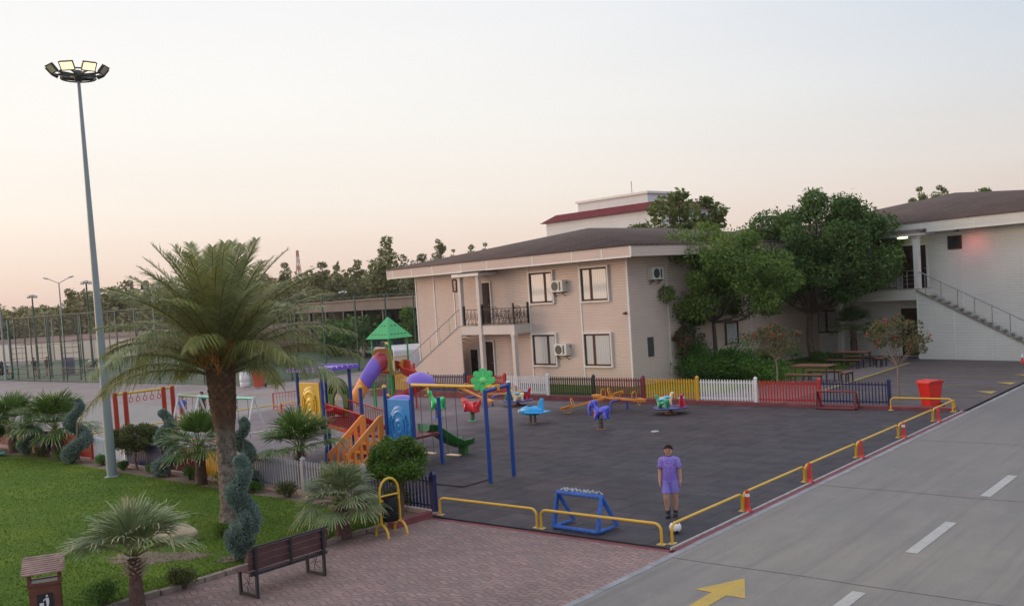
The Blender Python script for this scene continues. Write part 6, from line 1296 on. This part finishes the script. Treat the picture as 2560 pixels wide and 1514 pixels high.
p = WD(385, 800, 92); t = thing('court_floodlight', 'pole with two pale floodlight clusters behind the left palm fronds', 'floodlight', (p.x, p.y, 0), .7, 'small floodlight poles of the court'); h = WD(385, 722, 92).z
MB().tube([(0, 0, 0), (0, 0, h)], [.10, .06], 8).tube([(-1.1, 0, h), (1.1, 0, h)], .04, 6).build('pole', M_galv, t)
for k in (-2, -1, 1, 2): fixture(t, Matrix.Translation((k*.5, 0, h+.22)) @ Matrix.Rotation(k*.3, 4, 'Z'))
def lamp(label, px, d, ytop, arms, mt=M_galv):
    p = WD(px, 800, d); h = WD(px, ytop, d).z; t = thing('street_lamp', label, 'street lamp', (p.x, p.y, 0), .72, 'street lamps beyond the court'); MB().tube([(0, 0, 0), (0, 0, h)], [.11, .06], 8).build('pole', mt, t)
    for s in arms:
        MB().tube([(0, 0, h-.05), (s*.5, 0, h+.18), (s*1.0, 0, h+.42)], .035, 6).build('arm', mt, t); MB().ball((s*1.25, 0, h+.5), (.34, .12, .07), 10, 6, Matrix.Rotation(-s*.25, 4, 'Y')).build('lamp_head', M_galv, t)
lamp('double armed street lamp on the skyline left of the mast', 155, 108, 706, (-1, 1)); lamp('single street lamp cut by the left edge of the photo', 2, 95, 757, (-1,)); lamp('plain pale lamp post standing above the white far wall', 17, 130, 800, ()); lamp('thin pale post among the trees left of the mast', 128, 130, 800, ())
# white far wall with terrace, low block
def pt(px, py): p = W(px, py); return (p.x, p.y)
a, b = pt(-60, 908), pt(350, 893); L_ = math.dist(a, b); ang = math.atan2(b[1]-a[1], b[0]-a[0]); t = thing('panel_wall', 'long cream panelled wall below a red brown bank beyond the court', 'wall', (*a, 0), ang)
q = MB(); n = 16
for k in range(n): q.box(k*L_/n+.05, (k+1)*L_/n-.05, 0, .15, .1, 2.2)
q.build('panels', mat('cream_wall_panels', (.56, .51, .44), .7, .08, .3), t)
MB().box(0, L_, .02, .3, 0, .1).build('footing', M_conc2, t); MB().box(0, L_, .05, .3, 2.2, 2.3).build('coping', M_conc2, t)
tag(MB().prism([(.3, .0), (.3, 2.2), (3.5, 2.75), (14, 2.8), (14, 0)], -40, L_+30, 'x').build('bank', mat('red_brown_earth', (.17, .10, .08), .95, .25, .1), loc=(*a, 0), rz=ang), kind='structure')
# long roof beyond the play tower
p0 = WD(862, 800, 92); p1 = WD(1060, 800, 78); L_ = math.dist(p0[:2], p1[:2]); ang = math.atan2(p1.y-p0.y, p1.x-p0.x); zt = WD(862, 752, 92).z
t = thing('long_canopy', 'long flat grey brown roof on posts beyond the play tower', 'canopy', (p0.x, p0.y, 0), ang)
MB().box(-14, L_+6, -.2, 5, zt-.95, zt).box(-14, L_+6, -.35, -.2, zt-.1, zt+.05).build('roof', mat('weathered_fascia', (.17, .135, .12), .7, .15, .5), t)
for k in range(9): MB().box(-13+k*4.2, -12.75+k*4.2, 0, .25, 0, zt-.95).build('post', M_dark, t)
MB().box(-14, L_+6, 4.6, 4.9, 0, zt-.95).build('back_wall', mat('shed_wall', (.035, .04, .038), .9), t)
for k, (px, d, c, lb) in enumerate(((905, 88, (.30, .34, .38), 'pale blue grey car parked under the long roof, left one'), (948, 84, (.10, .12, .14), 'dark car parked under the long roof'), (988, 80, (.50, .50, .50), 'white car parked under the long roof, right one'))):
    p = WD(px, 830, d); t = thing('parked_car', lb, 'car', (p.x, p.y, 0), ang+.1, 'cars parked under the long roof')
    MB().prism([(-2.1, .35), (2.1, .35), (2.15, .8), (1.3, .92), (-1.9, .98), (-2.15, .8)], -.85, .85, 'y').build('body', paint(f'car_paint_{k}', c), t, bevel=.06); MB().prism([(-1.7, .95), (1.1, .92), (.5, 1.42), (-1.2, 1.45)], -.75, .75, 'y').build('cabin', M_glass, t, bevel=.05)
    for x in (-1.35, 1.35):
        for y in (-.82, .82): o = MB().lathe([(.31, -.1), (.31, .1)], 14).build('wheel', P_black, t, loc=(x, y, .31)); o.rotation_euler = (PI/2, 0, 0)
# white van at the left end of the pink block
p = W(1006, 938); t = thing('parked_van', 'white people carrier parked at the left end of the pink block', 'van', (p.x+1.0, p.y-.6, 0), math.radians(-38)); PW = paint('van_white', (.62, .62, .65), .3)
body = [(-2.3, .35), (2.3, .35), (2.32, .95), (2.25, 1.75), (1.9, 1.95), (-.2, 1.98), (-.6, 1.93), (-1.55, 1.15), (-2.2, .98), (-2.32, .7)]
MB().prism(body, -.92, .92, 'y').build('body', PW, t, bevel=.06)
for y in (-.935, .935): MB().prism([(-1.28, 1.17), (-.55, 1.80), (-.45, 1.80), (-.45, 1.17)], y-.01, y+.01, 'y').prism([(-.36, 1.17), (-.36, 1.82), (.7, 1.84), (.7, 1.17)], y-.01, y+.01, 'y').prism([(.8, 1.17), (.8, 1.84), (1.9, 1.80), (1.95, 1.17)], y-.01, y+.01, 'y').build('side_window', M_glass, t)
MB().add([(-1.50, -.80, 1.21), (-1.50, .80, 1.21), (-.72, .74, 1.88), (-.72, -.74, 1.88)], [(0, 1, 2, 3)]).build('windscreen', M_glass, t, loc=(-.03, 0, .03))
for x in (-1.5, 1.45):
    for y in (-.86, .86): o = MB().lathe([(0, -.1), (.33, -.1), (.33, .1), (0, .1)], 16, cap=False).build('wheel', P_black, t, loc=(x, y, .33)); o.rotation_euler = (PI/2, 0, 0)
MB().box(-2.36, -2.2, -.85, -.45, .78, .92).build('headlight', M_galv, t); MB().box(-2.36, -2.2, .45, .85, .78, .92).build('headlight', M_galv, t); MB().box(-.42, -.30, -.95, -.935, .45, 1.9).build('door_seam', M_dark, t)
# motorcycle courier at the left edge
p = W(8, 948); t = thing('motorcycle', 'delivery motorcycle with a lime green box and rider at the left edge of the photo', 'motorcycle', (p.x, p.y, 0), .55)
for x in (-.62, .62):
    o = MB().tube([(.28*math.cos(a), .28*math.sin(a), 0) for a in np.linspace(0, 2*PI, 21)], .05, 8, cap=False).lathe([(.05, -.04), (.05, .04)], 10).build('wheel', P_black, t, loc=(x, 0, .30)); o.rotation_euler = (PI/2, 0, 0)
MB().tube([(-.62, 0, .3), (-.2, 0, .55), (.3, 0, .6), (.5, 0, .85)], [.06, .16, .14, .05], 10).tube([(.62, 0, .3), (.45, 0, .95)], .03, 6).build('frame', P_black, t); MB().ball((-.25, 0, .78), (.4, .14, .07), 10, 6).build('seat', P_black, t)
MB().box(-.95, -.45, -.28, .28, .85, 1.5).build('delivery_box', mat('lime_box', (.28, .50, .01), .5), t, bevel=.03); MB().cbox((.75, 0, .62), (.3, .2, .12)).build('front_fairing', P_or, t); MB().tube([(.42, -.3, 1.0), (.46, 0, 1.02), (.42, .3, 1.0)], .02, 6).build('handlebar', P_black, t)
# rider seated
q = skin_body('person', [(-.15, 0, .95), (-.12, 0, 1.2), (-.05, 0, 1.42), (-.03, 0, 1.53), (-.02, 0, 1.64), (.0, -.2, 1.38), (.2, -.26, 1.2), (.4, -.24, 1.05), (.0, .2, 1.38), (.2, .26, 1.2), (.4, .24, 1.05), (.15, -.16, .9), (.1, -.2, .5), (.12, -.2, .3), (.15, .16, .9), (.1, .2, .5), (.12, .2, .3)], [(0, 1), (1, 2), (2, 3), (3, 4), (2, 5), (5, 6), (6, 7), (2, 8), (8, 9), (9, 10), (0, 11), (11, 12), (12, 13), (0, 14), (14, 15), (15, 16)], [.15, .15, .15, .06, .12, .07, .05, .04, .07, .05, .04, .09, .06, .05, .09, .06, .05], mat('dark_clothes', (.02, .02, .025), .7), None, (p.x, p.y, 0), .55)
tag(q, 'dark dressed rider sitting on the delivery motorcycle', 'person')
# a second, parked motorcycle inside the court edge
p = W(235, 925); t = thing('motorcycle', 'small dark motorcycle parked behind the court fence beside the mast', 'motorcycle', (p.x, p.y, 0), .3)
for x in (-.6, .6): o = MB().tube([(.28*math.cos(a), .28*math.sin(a), 0) for a in np.linspace(0, 2*PI, 17)], .05, 6, cap=False).build('wheel', P_black, t, loc=(x, 0, .3)); o.rotation_euler = (PI/2, 0, 0)
MB().tube([(-.6, 0, .35), (0, 0, .6), (.45, 0, .9)], [.07, .2, .06], 10).build('frame', P_black, t); MB().ball((-.3, 0, .9), (.35, .15, .12), 10, 6).build('seat', P_wht, t)
p = W(172, 935); t = thing('water_drum', 'violet grey drum standing at the court post', 'drum', (p.x, p.y, 0)); MB().lathe([(.5, 0), (.55, .3), (.55, 1.2), (.5, 1.5), (0, 1.5)], 18).build('body', mat('violet_drum', (.10, .09, .16), .5), t); MB().lathe([(.56, .45), (.58, .5), (.56, .55)], 18, cap=False).build('hoop', M_dark, t)
# dome and lattice pylon on the skyline
p = WD(770, 800, 300); t = thing('domed_building', 'grey blue dome of a distant building beside the lattice pylon', 'building', (p.x, p.y, 0)); zt = WD(768, 692, 300).z; R_ = 3.4
MB().lathe([(R_*math.cos(a), zt-R_+R_*math.sin(a)) for a in np.linspace(0, PI/2, 9)], 24, cap=False).build('dome', mat('lead_dome', (.16, .18, .23), .5), t); MB().lathe([(R_*1.02, 0), (R_*1.02, zt-R_)], 12, cap=False).build('wall', M_conc2, t); MB().tube([(0, 0, zt), (0, 0, zt+.9)], .08, 5).build('finial', M_dark, t)
p = WD(756, 800, 520); zt = WD(753, 625, 520).z; t = thing('lattice_pylon', 'faint red and white lattice mast on the skyline', 'mast', (p.x, p.y, 0), .3); mats_ = (mat('pylon_red', (.42, .16, .13), .7), mat('pylon_white', (.55, .50, .46), .7))
w_ = lambda z: 3.6*(1-z/zt)**1.2+.7
for k in range(9):
    z0, z1 = zt*k/9, zt*(k+1)/9; q = MB()
    for sx in (-1, 1):
        for sy in (-1, 1): q.beam((sx*w_(z0)/2, sy*w_(z0)/2, z0), (sx*w_(z1)/2, sy*w_(z1)/2, z1), .28)
    for s in (-1, 1):
        q.beam((-w_(z0)/2, s*w_(z0)/2, z0), (w_(z1)/2, s*w_(z1)/2, z1), .2).beam((w_(z0)/2, s*w_(z0)/2, z0), (-w_(z1)/2, s*w_(z1)/2, z1), .2).beam((s*w_(z0)/2, -w_(z0)/2, z0), (s*w_(z1)/2, w_(z1)/2, z1), .2)
    q.build('lattice', mats_[k % 2], t)
# small loose things
R = rng(66); V = []; 
q = MB(); 
for k in range(5): q.prism([(-.35+.1*k, -.12), (-.2+.14*k, -.16), (-.12+.12*k, .05), (-.3+.12*k, .14)], .0+.02*k, .05+.022*k)
tag(q.build('rag', mat('light_blue_cloth', (.12, .38, .42), .8, .2, 5), loc=(-28.1, .15, .0), bevel=.01), 'crumpled light blue rag on the grass between the palm and the left spiral', 'cloth')
p = W(2556, 907); t = thing('traffic_cone', 'red and white cone cut by the right edge in the car park', 'traffic cone', (p.x, p.y, 0)); t.scale = (.6, .6, .6); MB().lathe([(.2, 0), (.2, .03), (.12, .05), (.08, .4), (.0, .42)], 12).build('body', _m['cone_red'], t); MB().lathe([(.10, .42), (.05, .7), (0, .71)], 12).build('tip', P_wht, t)
for k, (px, py) in enumerate(((672, 968),)): pass
q = MB().beam((0, 0, .75), (0, 1.3, .75), .03).beam((0, 0, .12), (0, 1.3, .12), .03)
t = thing('crowd_barrier', 'red railed barrier panel left of the purple roofed tower', 'barrier', (-28.6, 12.6, 0), -.2); q.build('frame', P_red, t)
for k in range(9): MB().tube([(0, .05+k*.15, .12), (0, .05+k*.15, .75)], .012, 5).build('bar', P_red, t)
for y in (0, 1.3): MB().beam((0, y, 0), (0, y, .78), .035).build('leg', P_red, t)
# ------------------------------------------------------------------ evening air
hz = MB().box(-470, 70, -45, 420, -1.1, 40).build('haze', None); hz['kind'] = 'stuff'; hz.data.materials.clear()
hm = bpy.data.materials.new('haze'); hm.use_nodes = True; hn = hm.node_tree.nodes; hn.clear(); ho_ = hn.new('ShaderNodeOutputMaterial'); pv = hn.new('ShaderNodeVolumePrincipled')
pv.inputs['Color'].default_value = (.95, .88, .84, 1); pv.inputs['Density'].default_value = HAZE; pv.inputs['Anisotropy'].default_value = .2; hm.node_tree.links.new(pv.outputs[0], ho_.inputs['Volume']); hz.data.materials.append(hm)
if HAZE == 0: bpy.data.objects.remove(hz)
